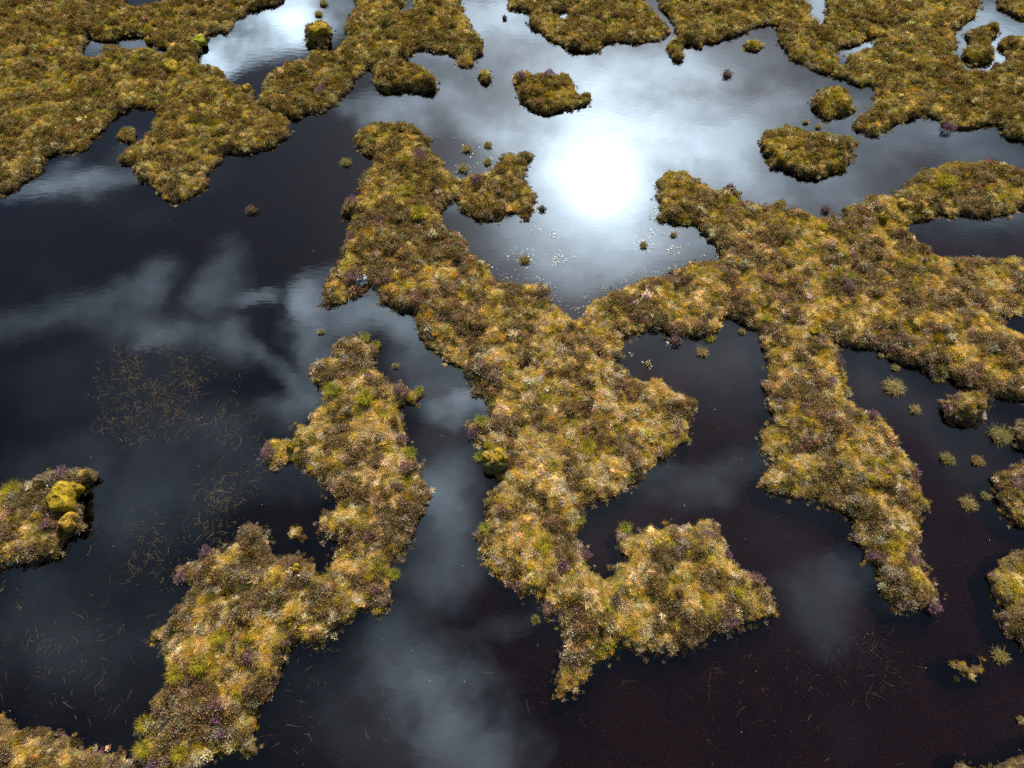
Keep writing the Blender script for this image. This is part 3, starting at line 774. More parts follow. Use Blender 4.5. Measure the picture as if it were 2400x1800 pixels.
    (-3.58, 10.5), (-3.55, 10.16), (-3.47, 9.77), (-3.3, 9.5), (-3.27, 9.12), (-3.08, 8.85), (-2.89, 8.58), (-2.73, 8.38), (-2.61, 8.01), (-2.52,
    7.71), (-2.53, 7.41), (-2.61, 7.21), (-2.71, 7.02), (-2.73, 6.97), (-2.85, 6.68), (-3.02, 6.44), (-3.04, 6.12), (-3.09, 5.84), (-3.28, 5.61),
    (-3.35, 5.38), (-3.37, 5.11), (-3.44, 4.89), (-3.44, 4.59), (-3.47, 4.29), (-3.59, 4.12), (-3.79, 3.99), (-4.06, 4.04), (-4.31, 3.99), (-4.56,
    3.87), (-4.76, 3.72), (-4.99, 3.5), (-5.29, 3.19), (-5.63, 3.17), (-5.97, 3.21), (-6.03, 3.05), (-6.18, 2.9), (-6.27, 2.7), (-6.29, 2.35), (-6.33,
    2.08), (-6.46, 1.9), (-6.55, 1.71), (-6.56, 1.34), (-6.56, 1.13), (-6.64, 0.88), (-6.6, 0.49), (-6.92, 0.49), (-7.19, 0.46), (-7.54, 0.46),
    (-7.68, 0.39), (-7.93, 0.46), (-8.09, 0.29), (-8.17, 0.12), (-8.0, -0.9), (-9.13, -0.9), (-9.29, 0.22), (-9.59, 0.46), (-9.65, 0.7), (-9.58,
    0.88), (-9.73, 1.13), (-9.67, 1.34), (-9.46, 1.45), (-9.56, 1.71), (-9.54, 1.93), (-9.34, 2.12), (-9.34, 2.43), (-9.45, 2.7), (-9.5, 2.9), (-9.72,
    3.09), (-10.02, 3.25), (-10.15, 3.46), (-10.01, 3.7), (-9.78, 3.83), (-9.57, 4.04), (-9.61, 4.16), (-9.41, 4.42), (-9.38, 4.68), (-9.6, 4.83),
    (-9.72, 4.98), (-9.74, 5.25), (-9.46, 5.38), (-9.29, 5.61), (-9.03, 5.84), (-8.64, 5.93), (-8.3, 6.07), (-8.2, 6.25), (-8.23, 6.4), (-8.08, 6.59),
    (-7.77, 6.63), (-7.5, 6.66), (-7.39, 6.44), (-7.16, 6.07), (-6.97, 5.79), (-6.76, 5.61), (-6.51, 5.7), (-6.25, 5.79), (-6.01, 5.7), (-5.85, 5.52),
    (-5.68, 5.34), (-5.49, 5.2), (-5.42, 5.34), (-5.38, 5.7), (-5.31, 5.88), (-5.38, 6.07), (-5.77, 6.25), (-5.93, 6.44), (-6.03, 6.78), (-5.87,
    6.92), (-5.7, 7.07), (-5.28, 7.35), (-5.76, 7.53), (-6.05, 7.91), (-6.34, 8.22), (-6.76, 8.48), (-7.12, 8.58), (-7.53, 8.43), (-7.75, 8.58),
    (-7.93, 8.79), (-7.96, 9.22), (-7.71, 9.44), (-7.35, 9.39), (-7.09, 9.61), (-7.15, 9.83), (-7.01, 10.05), (-6.77, 10.11), (-6.72, 10.45), (-6.45,
    10.68), (-6.48, 10.91), (-6.64, 11.32), (-6.91, 11.86), (-6.93, 12.17), (-6.65, 12.42), (-6.42, 12.73), (-6.25, 13.05)]],
  'L1': [
    [(-17.95, 7.26), (-15.78, 7.76), (-15.52, 7.81), (-15.06, 7.86), (-14.75, 8.06), (-14.51, 8.22), (-14.31, 8.32), (-13.95, 8.4), (-13.6, 8.38),
    (-13.35, 8.51), (-13.09, 8.43), (-12.93, 8.27), (-12.9, 8.06), (-13.01, 7.88), (-13.2, 7.57), (-13.3, 7.41), (-13.04, 7.08), (-13.02, 6.84),
    (-13.11, 6.73), (-13.0, 6.55), (-13.11, 6.4), (-13.27, 6.23), (-13.25, 6.03), (-13.3, 5.83), (-13.29, 5.68), (-13.45, 5.58), (-13.7, 5.52),
    (-13.92, 5.43), (-14.43, 5.33), (-14.83, 5.21), (-16.77, 4.57)]],
  'BL': [
    [(-15.65, 1.93), (-13.4, 1.42), (-13.13, 1.34), (-12.97, 1.24), (-12.71, 1.16), (-12.37, 1.13), (-12.11, 1.18), (-11.9, 1.09), (-11.87, 0.95),
    (-11.54, 0.91), (-11.26, 0.77), (-10.9, 0.63), (-10.54, 0.63), (-10.08, 0.53), (-9.89, 0.42), (-9.62, 0.29), (-9.5, 0.02), (-9.29, -0.9), (-14.43,
    -0.9)]],
  'R1': [
    [(18.55, 8.79), (16.15, 8.74), (15.79, 8.58), (15.44, 8.43), (15.15, 8.27), (14.88, 8.06), (15.02, 7.91), (14.99, 7.71), (14.76, 7.46), (14.88,
    7.26), (15.0, 7.07), (14.95, 6.92), (15.08, 6.78), (15.21, 6.63), (15.34, 6.59), (17.46, 6.25)]],
  'R0': [
    [(18.2, 10.33), (16.64, 10.22), (16.33, 10.05), (16.13, 9.77), (16.11, 9.44), (16.11, 9.17), (16.24, 8.98), (17.61, 8.88)]],
  'R2': [
    [(17.42, 6.16), (15.03, 5.75), (14.82, 5.81), (14.52, 5.75), (14.27, 5.56), (14.13, 5.29), (13.81, 5.03), (13.82, 4.68), (13.86, 4.42), (13.92,
    4.2), (13.68, 3.91), (13.74, 3.7), (13.78, 3.46), (13.91, 3.25), (14.02, 3.05), (15.89, 2.62)]],
  'R3': [
    [(11.09, -0.09), (11.27, 0.22), (11.39, 0.35), (11.62, 0.46), (11.76, 0.29), (12.33, 0.35), (12.58, 0.39), (13.08, 0.56), (15.25, 1.13), (14.38,
    -0.9), (10.6, -0.9)]],
  'F1': [
    [(14.28, 10.79), (14.49, 11.03), (14.85, 11.2), (15.22, 11.23), (15.58, 11.09), (15.71, 10.85), (15.61, 10.5), (15.47, 10.16), (15.24, 9.94),
    (14.91, 9.86), (14.64, 9.94), (14.39, 10.11), (14.25, 10.28), (14.24, 10.5)]],
  'G1': [
    [(-6.78, 6.51), (-6.61, 6.63), (-6.34, 6.66), (-6.21, 6.44), (-6.22, 6.18), (-6.38, 6.07), (-6.57, 6.12), (-6.72, 6.3)]],
  'A1': [
    [(-16.84, 23.8), (-16.65, 24.18), (-16.36, 24.33), (-16.07, 23.99), (-16.03, 23.6), (-16.14, 23.32), (-16.66, 23.51)]],
  'I1': [
    [(11.88, 2.74), (12.12, 2.82), (12.39, 2.76), (12.65, 2.66), (12.86, 2.78), (12.92, 2.58), (12.86, 2.43), (12.6, 2.39), (12.37, 2.31), (12.07,
    2.43), (11.91, 2.58)]]}
LABELS = {
    'TL': ('broad heathery moor filling the upper left corner, cut by a curved inlet', 'moor', 0.15, 0.05, 0.13),
    'PI': ('round heathery islet with a yellow moss cap in the upper pond', 'islet', 0.25, 0.35, 0.08),
    'TC': ('heathery bank right of the upper pond, ending in a hooked point', 'moor', 0.15, 0.05, 0.13),
    'B1': ('oval heather islet off the upper middle bank with a dark peat edge', 'islet', 0.24, 0.2, 0.08),
    'B2': ('very small heather islet between the oval islet and the curved islet', 'islet', 0.25, 0.15, 0.07),
    'B3': ('curved heathery islet with a tail pointing right, above the sun glare', 'islet', 0.17, 0.15, 0.08),
    'TM': ('heathery promontory with a tiny round pool, at the top edge above the lake', 'moor', 0.15, 0.05, 0.13),
    'TR': ('wide brown moor filling the upper right corner with several small ponds', 'moor', 0.15, 0.05, 0.13),
    'C0': ('hourglass-shaped islet in the pond at the upper right corner', 'islet', 0.25, 0.15, 0.08),
    'C1': ('low grassy islet near the top shore of the upper right lake', 'islet', 0.15, 0.1, 0.07),
    'C3': ('round heathery islet nearest the upper right moor', 'islet', 0.17, 0.25, 0.08),
    'C4': ('wide oval heathery islet in the middle of the upper right lake', 'islet', 0.24, 0.2, 0.08),
    'MM': ('huge branching golden island of heather and grass across the middle and right', 'island', 0.17, 0.06, 0.095),
    'LC': ('long ragged heather island left of the middle channel, running down to the lower left', 'island', 0.17, 0.06, 0.09),
    'L1': ('heathery point at the left edge carrying the large yellow moss cushion', 'island', 0.34, 0.06, 0.09),
    'BL': ('low grassy bank in the bottom left corner', 'bank', 0.12, 0.2, 0.09),
    'R1': ('purple heather bank at the right edge, below the drooping grass tussock', 'bank', 0.17, 0.2, 0.09),
    'R0': ('small grassy bank at the right edge beside the drooping grass tussock', 'bank', 0.25, 0.2, 0.08),
    'R2': ('rounded heathery bank at the right edge, lower right', 'bank', 0.17, 0.2, 0.09),
    'R3': ('grassy bank cut off by the bottom right corner', 'bank', 0.2, 0.2, 0.09),
    'F1': ('round tall heather hummock just off the right-hand shore', 'hummock', 0.32, 0.45, 0.07),
    'G1': ('tiny heathery islet in the inlet of the lower left island', 'islet', 0.12, 0.1, 0.06),
    'A1': ('yellow-green grassy islet in the curved inlet of the upper left moor', 'islet', 0.12, 0.1, 0.06),
    'I1': ('long low pale tussock islet at lower right', 'islet', 0.1, 0.1, 0.05)}
HEIGHT = {}
def profile(s, X, Y, hb, dome):
    """ground height from distance to the shore"""
    hum = (fbm(X, Y, 0.5, 51, 2) - 0.45) * 0.34 + (fbm(X, Y, 3.0, 61, 2) - 0.5) * 0.22
    up = hb * (1 - np.exp(-np.maximum(s, 0) / 0.11)) + dome * (1 - np.exp(-np.maximum(s, 0) / 0.7)) + hum * np.clip(s / 0.45, 0, 1)
    up = np.maximum(up, 0.02 + hb * 0.35 * np.clip(s / 0.15, 0, 1))
    dn = -1.35 * (1 - np.exp(np.minimum(s, 0) / 0.30))
    return np.where(s > 0, up, dn)
def shore(X, Y, rings):
    s = sdf(X, Y, rings)
    return s - 0.05 + (fbm(X, Y, 0.6, 71, 4) - 0.5) * 0.46 + (vnoise(X / 0.16, Y / 0.16, 77) - 0.5) * 0.14
for key, rings in ISLANDS.items():
    P = np.asarray(rings[0])
    lab, cat, hb, dome, step = LABELS[key]
    bx0, by0 = P.min(0) - 0.75
    bx1, by1 = P.max(0) + 0.75
    if key in ('TL', 'TR', 'TM', 'TC'): step = 0.13
    xs, ys = np.arange(bx0, bx1, step), np.arange(by0, by1, step)
    X, Y = np.meshgrid(xs, ys, indexing='ij')
    S = shore(X, Y, rings)
    Z = profile(S, X, Y, hb, dome)
    keep = S > -0.72
    idx = np.full(X.shape, -1, np.int64)
    idx[keep] = np.arange(keep.sum())
    q = np.stack([idx[:-1, :-1], idx[1:, :-1], idx[1:, 1:], idx[:-1, 1:]], -1).reshape(-1, 4)
    q = q[(q >= 0).all(1)]
    cx, cy = P.mean(0)
    root = empty('peat_island', (cx, cy, 0), lab, cat, 'peat islands in the bog pools')
    bank = mesh_np('peat_bank', np.stack([X[keep] - cx, Y[keep] - cy, Z[keep]], -1), q, [M_peat], True)
    obj('peat_bank', bank, root)
    # plants: jittered grid over the land
    d = 0.114 if key in ('TL', 'TR', 'TM', 'TC') else 0.089
    px, py = np.meshgrid(np.arange(bx0, bx1, d), np.arange(by0, by1, d), indexing='ij')
    px = (px + rng.uniform(-d * .5, d * .5, px.shape)).ravel()
    py = (py + rng.uniform(-d * .5, d * .5, py.shape)).ravel()
    fi, fj = (px - bx0) / step, (py - by0) / step
    i0, j0 = np.clip(fi.astype(int), 0, X.shape[0] - 2), np.clip(fj.astype(int), 0, X.shape[1] - 2)
    u, v = np.clip(fi - i0, 0, 1), np.clip(fj - j0, 0, 1)
    def samp(A):
        return (A[i0, j0] * (1 - u) + A[i0 + 1, j0] * u) * (1 - v) + (A[i0, j0 + 1] * (1 - u) + A[i0 + 1, j0 + 1] * u) * v
    ps, pz = samp(S), samp(Z)
    seen = (np.abs(px) < 16 + 0.45 * py + 5) & (py < 39)
    k = (((ps > 0.03) & (pz > 0.03)) | ((ps > -0.16) & (rng.uniform(0, 1, len(ps)) < 0.24))) & seen
    pz = np.maximum(pz, 0.0)
    px, py, ps, pz = px[k], py[k], ps[k], pz[k]
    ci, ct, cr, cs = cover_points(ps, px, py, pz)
    me = bpy.data.meshes.new('ground_cover')
    me.vertices.add(len(px))
    me.vertices.foreach_set('co', np.stack([px - cx, py - cy, pz - 0.03], -1).astype(np.float32).ravel())
    me.attributes.new('idx', 'INT', 'POINT').data.foreach_set('value', ci)
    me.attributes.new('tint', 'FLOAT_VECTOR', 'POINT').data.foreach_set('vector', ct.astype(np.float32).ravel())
    me.attributes.new('rot', 'FLOAT_VECTOR', 'POINT').data.foreach_set('vector', cr.astype(np.float32).ravel())
    me.attributes.new('scl', 'FLOAT_VECTOR', 'POINT').data.foreach_set('vector', cs.astype(np.float32).ravel())
    me.materials.append(M_cover)
    gc = tag(obj('ground_cover', me, root), kind='stuff')
    gc.modifiers.new('scatter', 'NODES').node_group = ng
    HEIGHT[key] = (bx0, by0, step, Z)
def ground(x, y):
    z = -0.02
    for bx0, by0, step, Z in HEIGHT.values():
        i, j = int(round((x - bx0) / step)), int(round((y - by0) / step))
        if 0 <= i < Z.shape[0] and 0 <= j < Z.shape[1]:
            z = max(z, float(Z[i, j]))
    return z

# ---------------------------------------------------------------- tussocks standing in the water
def dome_mesh(name, r, h, m, seed, lump=0.25, rings=9, segs=18, down=0.15, flat=0.0):
    rg = np.random.default_rng(seed)
    V, Fq = [], []
    ph = rg.uniform(0, 6.28, 6)
    for i in range(rings + 1):
        t = i / rings
        for k in range(segs):
            a = 2 * math.pi * k / segs
            w = 1 + lump * (0.4 * math.sin(2 * a + ph[0]) + 0.35 * math.sin(3 * a + ph[1]) + 0.25 * math.sin(5 * a + ph[2] + 3 * t))
            rr = r * w * math.sin(t * math.pi / 2) ** 0.8
            z = h * math.cos(t * math.pi / 2) ** 0.7 * (1 + 0.12 * math.sin(4 * a + ph[3] + 6 * t) + 0.1 * math.sin(7 * a + ph[4] - 9 * t)) if t < 1 else -down
            if flat and t < 1:
                z = h * (1 - t ** flat) * (1 + 0.10 * math.sin(2 * a + ph[3] + 4 * t)) + rg.normal(0, 0.010)
            V.append((rr * math.cos(a), rr * math.sin(a), z))
    for i in range(rings):
        for k in range(segs):
            Fq.append((i * segs + k, i * segs + (k + 1) % segs, (i + 1) * segs + (k + 1) % segs, (i + 1) * segs + k))
    return mesh_np(name, V, Fq, [m], True)
TUSS = [
    ('pale', 12.83, 11.39, 0.39, 'pale straw tussock, largest of those in the dark pool left of the round hummock'),
    ('pale', 13.31, 10.54, 0.21, 'small pale tussock between the largest pale tussock and the round hummock'),
    ('grass', 15.77, 9.59, 0.39, 'drooping straw-green grass tussock right below the round heathery hummock'),
    ('green', 13.79, 8.77, 0.26, 'oval grey-green grass tussock alone in the right-hand dark pool'),
    ('red', 14.77, 8.69, 0.23, 'reddish-green spiky tussock to the right of the oval grey-green one'),
    ('pale', 13.98, 7.28, 0.28, 'sparse pale brown tussock near the right-hand heather bank, lowest of its pool'),
    ('green', 14.58, 7.53, 0.17, 'little yellow-green tuft beside the sparse pale brown tussock'),
    ('pale', 13.12, 12.15, 0.16, 'thin half-sunk tuft above the largest pale tussock'),
    ('pale', 12.76, 12.65, 0.12, 'tiny half-sunk tuft just off the bank at the top of the right-hand pool'),
    ('pale', 6.59, 12.78, 0.25, 'brown-green tussock in the pool between the two middle arms, the lower one'),
    ('yellow', 6.94, 13.39, 0.22, 'mossy yellow-topped tussock hugging the bank above the brown-green tussock'),
    ('pale', 8.12, 13.65, 0.14, 'faint sunken tuft in the top corner of the pool between the middle arms'),
    ('pale', 14.42, 11.73, 0.21, 'flat sunken sedge patch by the bank above the round hummock'),
    ('grass', -1.89, 22.95, 0.27, 'grass tussock left of the sun glare, left one of the upper pair'),
    ('grass', -1.02, 23.19, 0.23, 'grass tussock left of the sun glare, right one of the upper pair'),
    ('grass', -1.03, 22.17, 0.23, 'grass tussock left of the sun glare, right one of the lower pair'),
    ('grass', -2.01, 21.76, 0.27, 'grass tussock left of the sun glare, left one of the lower pair'),
    ('heather', 1.19, 19.52, 0.17, 'small dark brown heather tuft by the bottom left edge of the sun glare'),
    ('grass', -6.89, 22.12, 0.27, 'low grass tussock in the water left of the central ridge top'),
    ('green', 5.04, 17.64, 0.2, 'green domed tussock ringed with dark leaves below the sun glare'),
    ('green', 6.25, 18.18, 0.17, 'green domed tussock right of the sun glare bottom, the upper right one'),
    ('red', 0.49, 16.92, 0.26, 'rust-brown tuft in glittering leaves below the sun glare'),
    ('grass', -3.99, 12.22, 0.14, 'single small tussock standing in the middle channel'),
    ('green', 0.67, 3.87, 0.16, 'spiky green-yellow tuft below the notch in the central island'),
    ('green', 13.38, 2.9, 0.25, 'bright green spiky tuft at lower right beside the long pale tussock'),
    ('heather', -10.3, 19.46, 0.27, 'small heather and moss tussock alone in the dark left pool'),
    ('yellow', -9.5, 32.51, 0.27, 'yellow-green tuft above the mossy islet in the upper pond'),
    ('green', -9.39, 33.41, 0.28, 'topmost green tuft in the upper pond'),
    ('heather', 9.85, 27.86, 0.28, 'tiny dark tussock standing in the pale water of the upper right lake'),
    ('heather', 12.42, 19.46, 0.22, 'dark tuft off the shore at the bottom of the upper right lake'),
    ('pale', 13.23, 24.34, 0.17, 'sparse tuft touching the top edge of the wide oval islet'),
    ('pale', 12.75, 24.64, 0.16, 'faint tuft to the upper left of the wide oval islet'),
    ('heather', -0.36, 32.19, 0.14, 'speck-sized tuft in the bright channel at the top'),
    ('pale', 4.68, 12.31, 0.11, 'pale wispy tuft at the left end of the pool between the middle arms'),
    ('pale', -6.75, 13.65, 0.14, 'sparse tuft in the channel mouth above the left island tip'),
    ('pale', 13.38, 1.3, 0.12, 'faint tuft at the right edge above the bottom corner bank')]
KINDS = dict(pale=(M_straw, 0.9), grass=(M_olive, 0.8), green=(M_olive, 0.75), red=(M_red, 0.8), yellow=(M_gold, 0.7), heather=(M_hbrown, 0.5))
tr = np.random.default_rng(77)
for i, (kind, x, y, r, lab) in enumerate(TUSS):
    root = empty('grass_tussock' if kind != 'heather' else 'heather_tussock', (x, y, 0), lab, 'tussock', 'tussocks standing in the pools')
    mm, ln = KINDS[kind]
    obj('root_mound', dome_mesh('root_mound', r * 0.62, 0.06 + 0.15 * r, M_peat, 100 + i), root)
    if kind == 'heather':
        tag(obj('sprigs', proto('sprigs', [sprigs(int(500 * max(0.5, r / 0.25)), r * 0.95, 0.10 + 0.5 * r, 0.055, 0.016, tr)], M_hbrown), root), kind='stuff')
        tag(obj('flowers', proto('flowers', [sprigs(70, r * 0.95, 0.14 + 0.5 * r, 0.04, 0.016, tr)], M_hflower), root), kind='stuff')
    else:
        nb = int(170 * max(0.6, r / 0.25))
        tag(obj('blades', proto('blades', [blades(nb, r * 0.85, 0.95, 0.010, r * 0.65, 0.6, tr, 3, 0.07, 1.8)], mm), root), kind='stuff')
        tag(obj('sprigs', proto('sprigs', [sprigs(int(nb * 1.4), r * 0.85, 0.08 + 0.4 * r, 0.05, 0.014, tr)], M_straw if kind in ('pale', 'red') else M_olive), root), kind='stuff')

# grass tufts that stand out on the islands
for i, (kind, x, y, r, lab) in enumerate([
    ('green', -3.24, 8.89, 0.18, 'vivid green grass tuft on the right shore of the left central island'),
    ('green', -3.11, 11.22, 0.1, 'vivid green sprout at the tip of the left central island heather spur'),
    ('green', -5.13, 13.32, 0.12, 'vivid green tuft at the top end of the left central island'),
    ('green', -4.75, 13.08, 0.1, 'small green sprout right of the top end of the left central island'),
    ('green', -1.0, 10.03, 0.17, 'green tuft on the left point of the central island beside the channel'),
    ('green', -1.04, 8.82, 0.11, 'green sprout in the channel edge left of the mossy peat block'),
    ('green', -0.81, 6.48, 0.11, 'lime green tuft on the left shore of the central island below the peat block'),
    ('green', -3.4, 5.11, 0.11, 'lime green tuft on the lower right shore of the left central island'),
    ('green', 3.39, 6.48, 0.12, 'green tuft on the heather tip of the curled lower lobe'),
    ('green', 2.05, 6.73, 0.11, 'green tuft on the shore above the enclosed dark inlet'),
    ('green', 12.43, 15.94, 0.13, 'green tuft in the middle of the right-hand heath, between two purple patches'),
    ('gold', 0.92, 5.92, 0.28, 'big golden grass tussock in the middle of the central lower island'),
    ('gold', -8.43, 2.66, 0.24, 'yellow grass tussock trailing across the lower left island'),
    ('gold', -7.95, 3.35, 0.21, 'yellow-green grass tussock in the middle of the lower left island'),
    ('gold', -8.98, 2.37, 0.19, 'yellow-green grass tussock on the left shore of the lower left island'),
    ('gold', -9.55, 1.21, 0.18, 'olive grass tussock hanging over the left shore near the bottom'),
    ('gold', -9.41, 0.66, 0.18, 'olive grass tussock hanging over the left shore, lowest one'),
    ('gold', -8.42, 0.56, 0.18, 'golden grass tussock near the bottom of the lower left island'),
    ('gold', -4.81, 10.84, 0.29, 'golden-green grass patch in the upper half of the left central island'),
    ('gold', 2.41, 9.11, 0.25, 'yellow-green grass patch near the right side of the central island'),
    ('green', -5.97, 11.13, 0.23, 'yellow-green tuft at the left shoulder of the left central island'),
    ('gold', -3.63, 18.91, 0.3, 'yellow-green grass patch on the central ridge level with the sun glare'),
    ('gold', -4.16, 20.31, 0.25, 'yellow-green grass patch on the central ridge above the larger patch'),
    ('gold', -15.16, 7.56, 0.24, 'yellow-green grass tuft at the left edge on the mossy boulder island'),
    ('gold', 17.34, 20.74, 0.38, 'yellow-green grass patch on the long tongue right of the upper right lake')]):
    z = ground(x, y)
    nb = int(240 * max(0.7, r / 0.22))
    me = proto('grass_tuft', [blades(nb, 0.16 + r * 0.6, 0.8, 0.011, r * 0.7, 0.42, tr, 3, 0.02, 1.0)], M_green if kind == 'green' else M_gold)
    tag(obj('grass_tuft', me, None, (x, y, z + 0.05)), lab, 'grass tuft', 'standout grass tufts on the islands')
# flowering heather bushes
for i, (x, y, r, lab) in enumerate([
    (-13.84, 8.12, 0.3, 'lilac flowering heather on the upper shore of the left edge island'),
    (-13.7, 6.52, 0.2, 'dark purple heather beside the ochre moss cushion'),
    (-7.72, 1.66, 0.21, 'pink-purple heather, uppermost of three on the bottom of the lower left island'),
    (-7.7, 1.3, 0.14, 'pink-purple heather, middle of three on the bottom of the lower left island'),
    (-7.46, 1.01, 0.18, 'pink-purple heather, lowest of three on the bottom of the lower left island'),
    (-7.09, 2.84, 0.19, 'pinkish heather at the waist of the lower left island'),
    (-9.06, 0.32, 0.24, 'purple heather at the very bottom left of the lower left island'),
    (-8.96, 5.76, 0.21, 'grey-lilac heather at the upper left corner of the lower left island'),
    (-9.51, 5.04, 0.21, 'dark lilac heather hanging over the water left of the lower left island'),
    (-3.71, 11.08, 0.3, 'purple heather on the right spur of the left central island'),
    (-4.79, 11.61, 0.21, 'purple heather near the top of the left central island'),
    (-3.54, 9.38, 0.22, 'purple heather on the right shore of the left central island above the vivid tuft'),
    (-3.29, 8.38, 0.24, 'reddish purple heather below the vivid green tuft'),
    (-7.67, 8.9, 0.28, 'dark purple heather on the left spur of the left central island'),
    (-5.85, 15.87, 0.25, 'purple heather beside the white lichened stone'),
    (-5.14, 18.67, 0.24, 'bright purple heather on the central ridge near its left shore'),
    (-4.0, 18.99, 0.18, 'small purple heather in the middle of the central ridge'),
    (-6.29, 19.64, 0.27, 'purple heather on the left bump of the central ridge'),
    (-6.09, 17.88, 0.21, 'pink heather at the left shore of the central ridge, lowest one there'),
    (-3.8, 22.25, 0.28, 'purple-brown heather on the right shoulder of the central ridge top'),
    (-1.4, 20.83, 0.28, 'purple heather on the lobe left of the sun glare'),
    (1.7, 27.54, 0.28, 'purple heather on the top edge of the curved islet in the upper lake'),
    (0.41, 27.43, 0.28, 'dark heather at the left horn of the curved islet in the upper lake'),
    (-8.46, 26.36, 0.32, 'pinkish heather on the lower point of the upper middle bank'),
    (12.58, 8.27, 0.2, 'purple heather on the right shore of the long right arm'),
    (12.21, 15.41, 0.25, 'purple heather in the middle of the right-hand heath'),
    (11.71, 10.21, 0.2, 'lilac heather at the right shoulder of the long right arm'),
    (11.08, 12.22, 0.19, 'pink heather at the upper right shore of the long right arm'),
    (10.52, 11.37, 0.23, 'reddish heather in the upper middle of the long right arm'),
    (14.36, 10.53, 0.2, 'purple heather on the left flank of the round hummock'),
    (15.51, 7.76, 0.29, 'purple heather on the right edge bank'),
    (10.54, 5.62, 0.17, 'purple heather on the left shore of the long right arm'),
    (11.62, 5.48, 0.2, 'grey-lilac heather in the lower part of the long right arm'),
    (11.93, 4.18, 0.21, 'purple heather at the tip of the long right arm'),
    (6.33, 5.69, 0.14, 'pink heather in the right notch of the curled lower lobe'),
    (7.05, 4.95, 0.21, 'lilac heather on the right shore of the curled lower lobe'),
    (6.11, 3.76, 0.21, 'pinkish heather on the lower shore of the curled lower lobe'),
    (1.01, 4.14, 0.19, 'pink-purple heather at the notch below the central lower island'),
    (1.49, 5.3, 0.2, 'pink heather in the neck of the curled lower lobe'),
    (2.18, 5.67, 0.18, 'lilac heather on the left bank of the enclosed dark inlet'),
    (5.75, 13.22, 0.2, 'purple heather at the top left of the pool between the middle arms'),
    (-1.27, 9.66, 0.23, 'lilac-grey heather on the left point of the central island above the peat block'),
    (18.75, 24.18, 0.29, 'dark purple heather on the shore of the upper right moor'),
    (8.73, 20.44, 0.23, 'purple heather at the shore below the upper right lake')]):
    z = ground(x, y)
    root = empty('heather_bush', (x, y, max(z, 0.05)), lab, 'heather', 'flowering heather bushes')
    k = max(0.8, r / 0.25)
    tag(obj('sprigs', proto('sprigs', [sprigs(int(420 * k), r, 0.16 + 0.45 * r, 0.055, 0.016, tr)], M_hbrown), root), kind='stuff')
    tag(obj('flowers', proto('flowers', [sprigs(int(300 * k), r * 1.0, 0.20 + 0.45 * r, 0.042, 0.018, tr)], M_hflower), root), kind='stuff')
# moss cushions
for i, (x, y, r, h, col, lab) in enumerate([
    (-13.53, 7.27, 0.42, 0.42, 'y', 'large bright yellow moss cushion on the left edge island'),
    (-13.36, 7.69, 0.18, 0.14, 'y', 'small yellow moss patch above the large yellow cushion'),
    (-13.18, 6.59, 0.23, 0.22, 'o', 'ochre moss cushion below the large bright yellow one'),
    (-6.51, 11.52, 0.09, 0.1, 'y', 'round yellow moss dot on the upper left shore of the left central island'),
    (-7.01, 9.09, 0.11, 0.12, 'y', 'yellow moss dot on the heather spur of the left central island'),
    (-6.2, 5.22, 0.12, 0.12, 'y', 'pale yellow moss cushion by the inlet of the lower left island'),
    (-9.12, 30.57, 0.39, 0.16, 'y', 'yellow moss cap on the round islet in the upper pond'),
    (-15.52, 28.09, 0.34, 0.16, 'y', 'yellow moss cushion on the upper left moor'),
    (-14.73, 30.15, 0.28, 0.06, 'g', 'lime green moss flat at the left end of the upper pond'),
    (10.5, 13.39, 0.13, 0.14, 'y', 'yellow mossy stone on the right arm neck'),
    (2.47, 3.62, 0.07, 0.09, 'o', 'orange moss dot on the lower lobe of the central island'),
    (0.92, 4.65, 0.04, 0.07, 'o', 'tiny orange moss dot on the neck of the lower lobe'),
    (15.37, 19.52, 0.21, 0.1, 'o', 'orange-yellow moss streak at the root of the long right tongue'),
    (14.41, 18.87, 0.15, 0.1, 'y', 'yellow moss dot on the shore near the long right tongue'),
    (-17.27, 30.29, 0.13, 0.1, 'o', 'orange moss dot beside the small pond on the upper left moor'),
    (-11.83, 26.62, 0.18, 0.08, 'o', 'orange moss patch where the upper pond narrows')]):
    z = ground(x, y)
    root = empty('moss_cushion', (x, y, max(z, 0.0) + 0.08), lab, 'moss', 'moss cushions')
    obj('cushion', dome_mesh('cushion', r, h * 0.55 + 0.11, {'y': M_ymoss, 'o': M_omoss, 'g': M_gmoss}[col], 300 + i, 0.42, 12, 28, 0.1, 3.2), root)
    tag(obj('fronds', proto('fronds', [sprigs(int(220 + 3600 * r * r), r * 1.08, h * 0.6 + 0.12, 0.06, 0.022, tr, 0.3, 1.35)], {'y': M_yfrond, 'o': M_ofrond, 'g': M_green}[col]), root), kind='stuff')

# white lichened stone on the shore
bx, by = (-5.51, 15.81)
rgs = np.random.default_rng(9)
me = dome_mesh('lichened_stone', 0.19, 0.30, M_stone, 900, 0.6, 8, 12, 0.2)
for v in me.vertices:
    v.co += __import__('mathutils').Vector(rgs.normal(0, 0.018, 3))
tag(obj('lichened_stone', me, None, (bx, by, max(0.05, ground(bx, by)))), 'black stone spotted with white lichen on the left shore of the central ridge', 'stone')

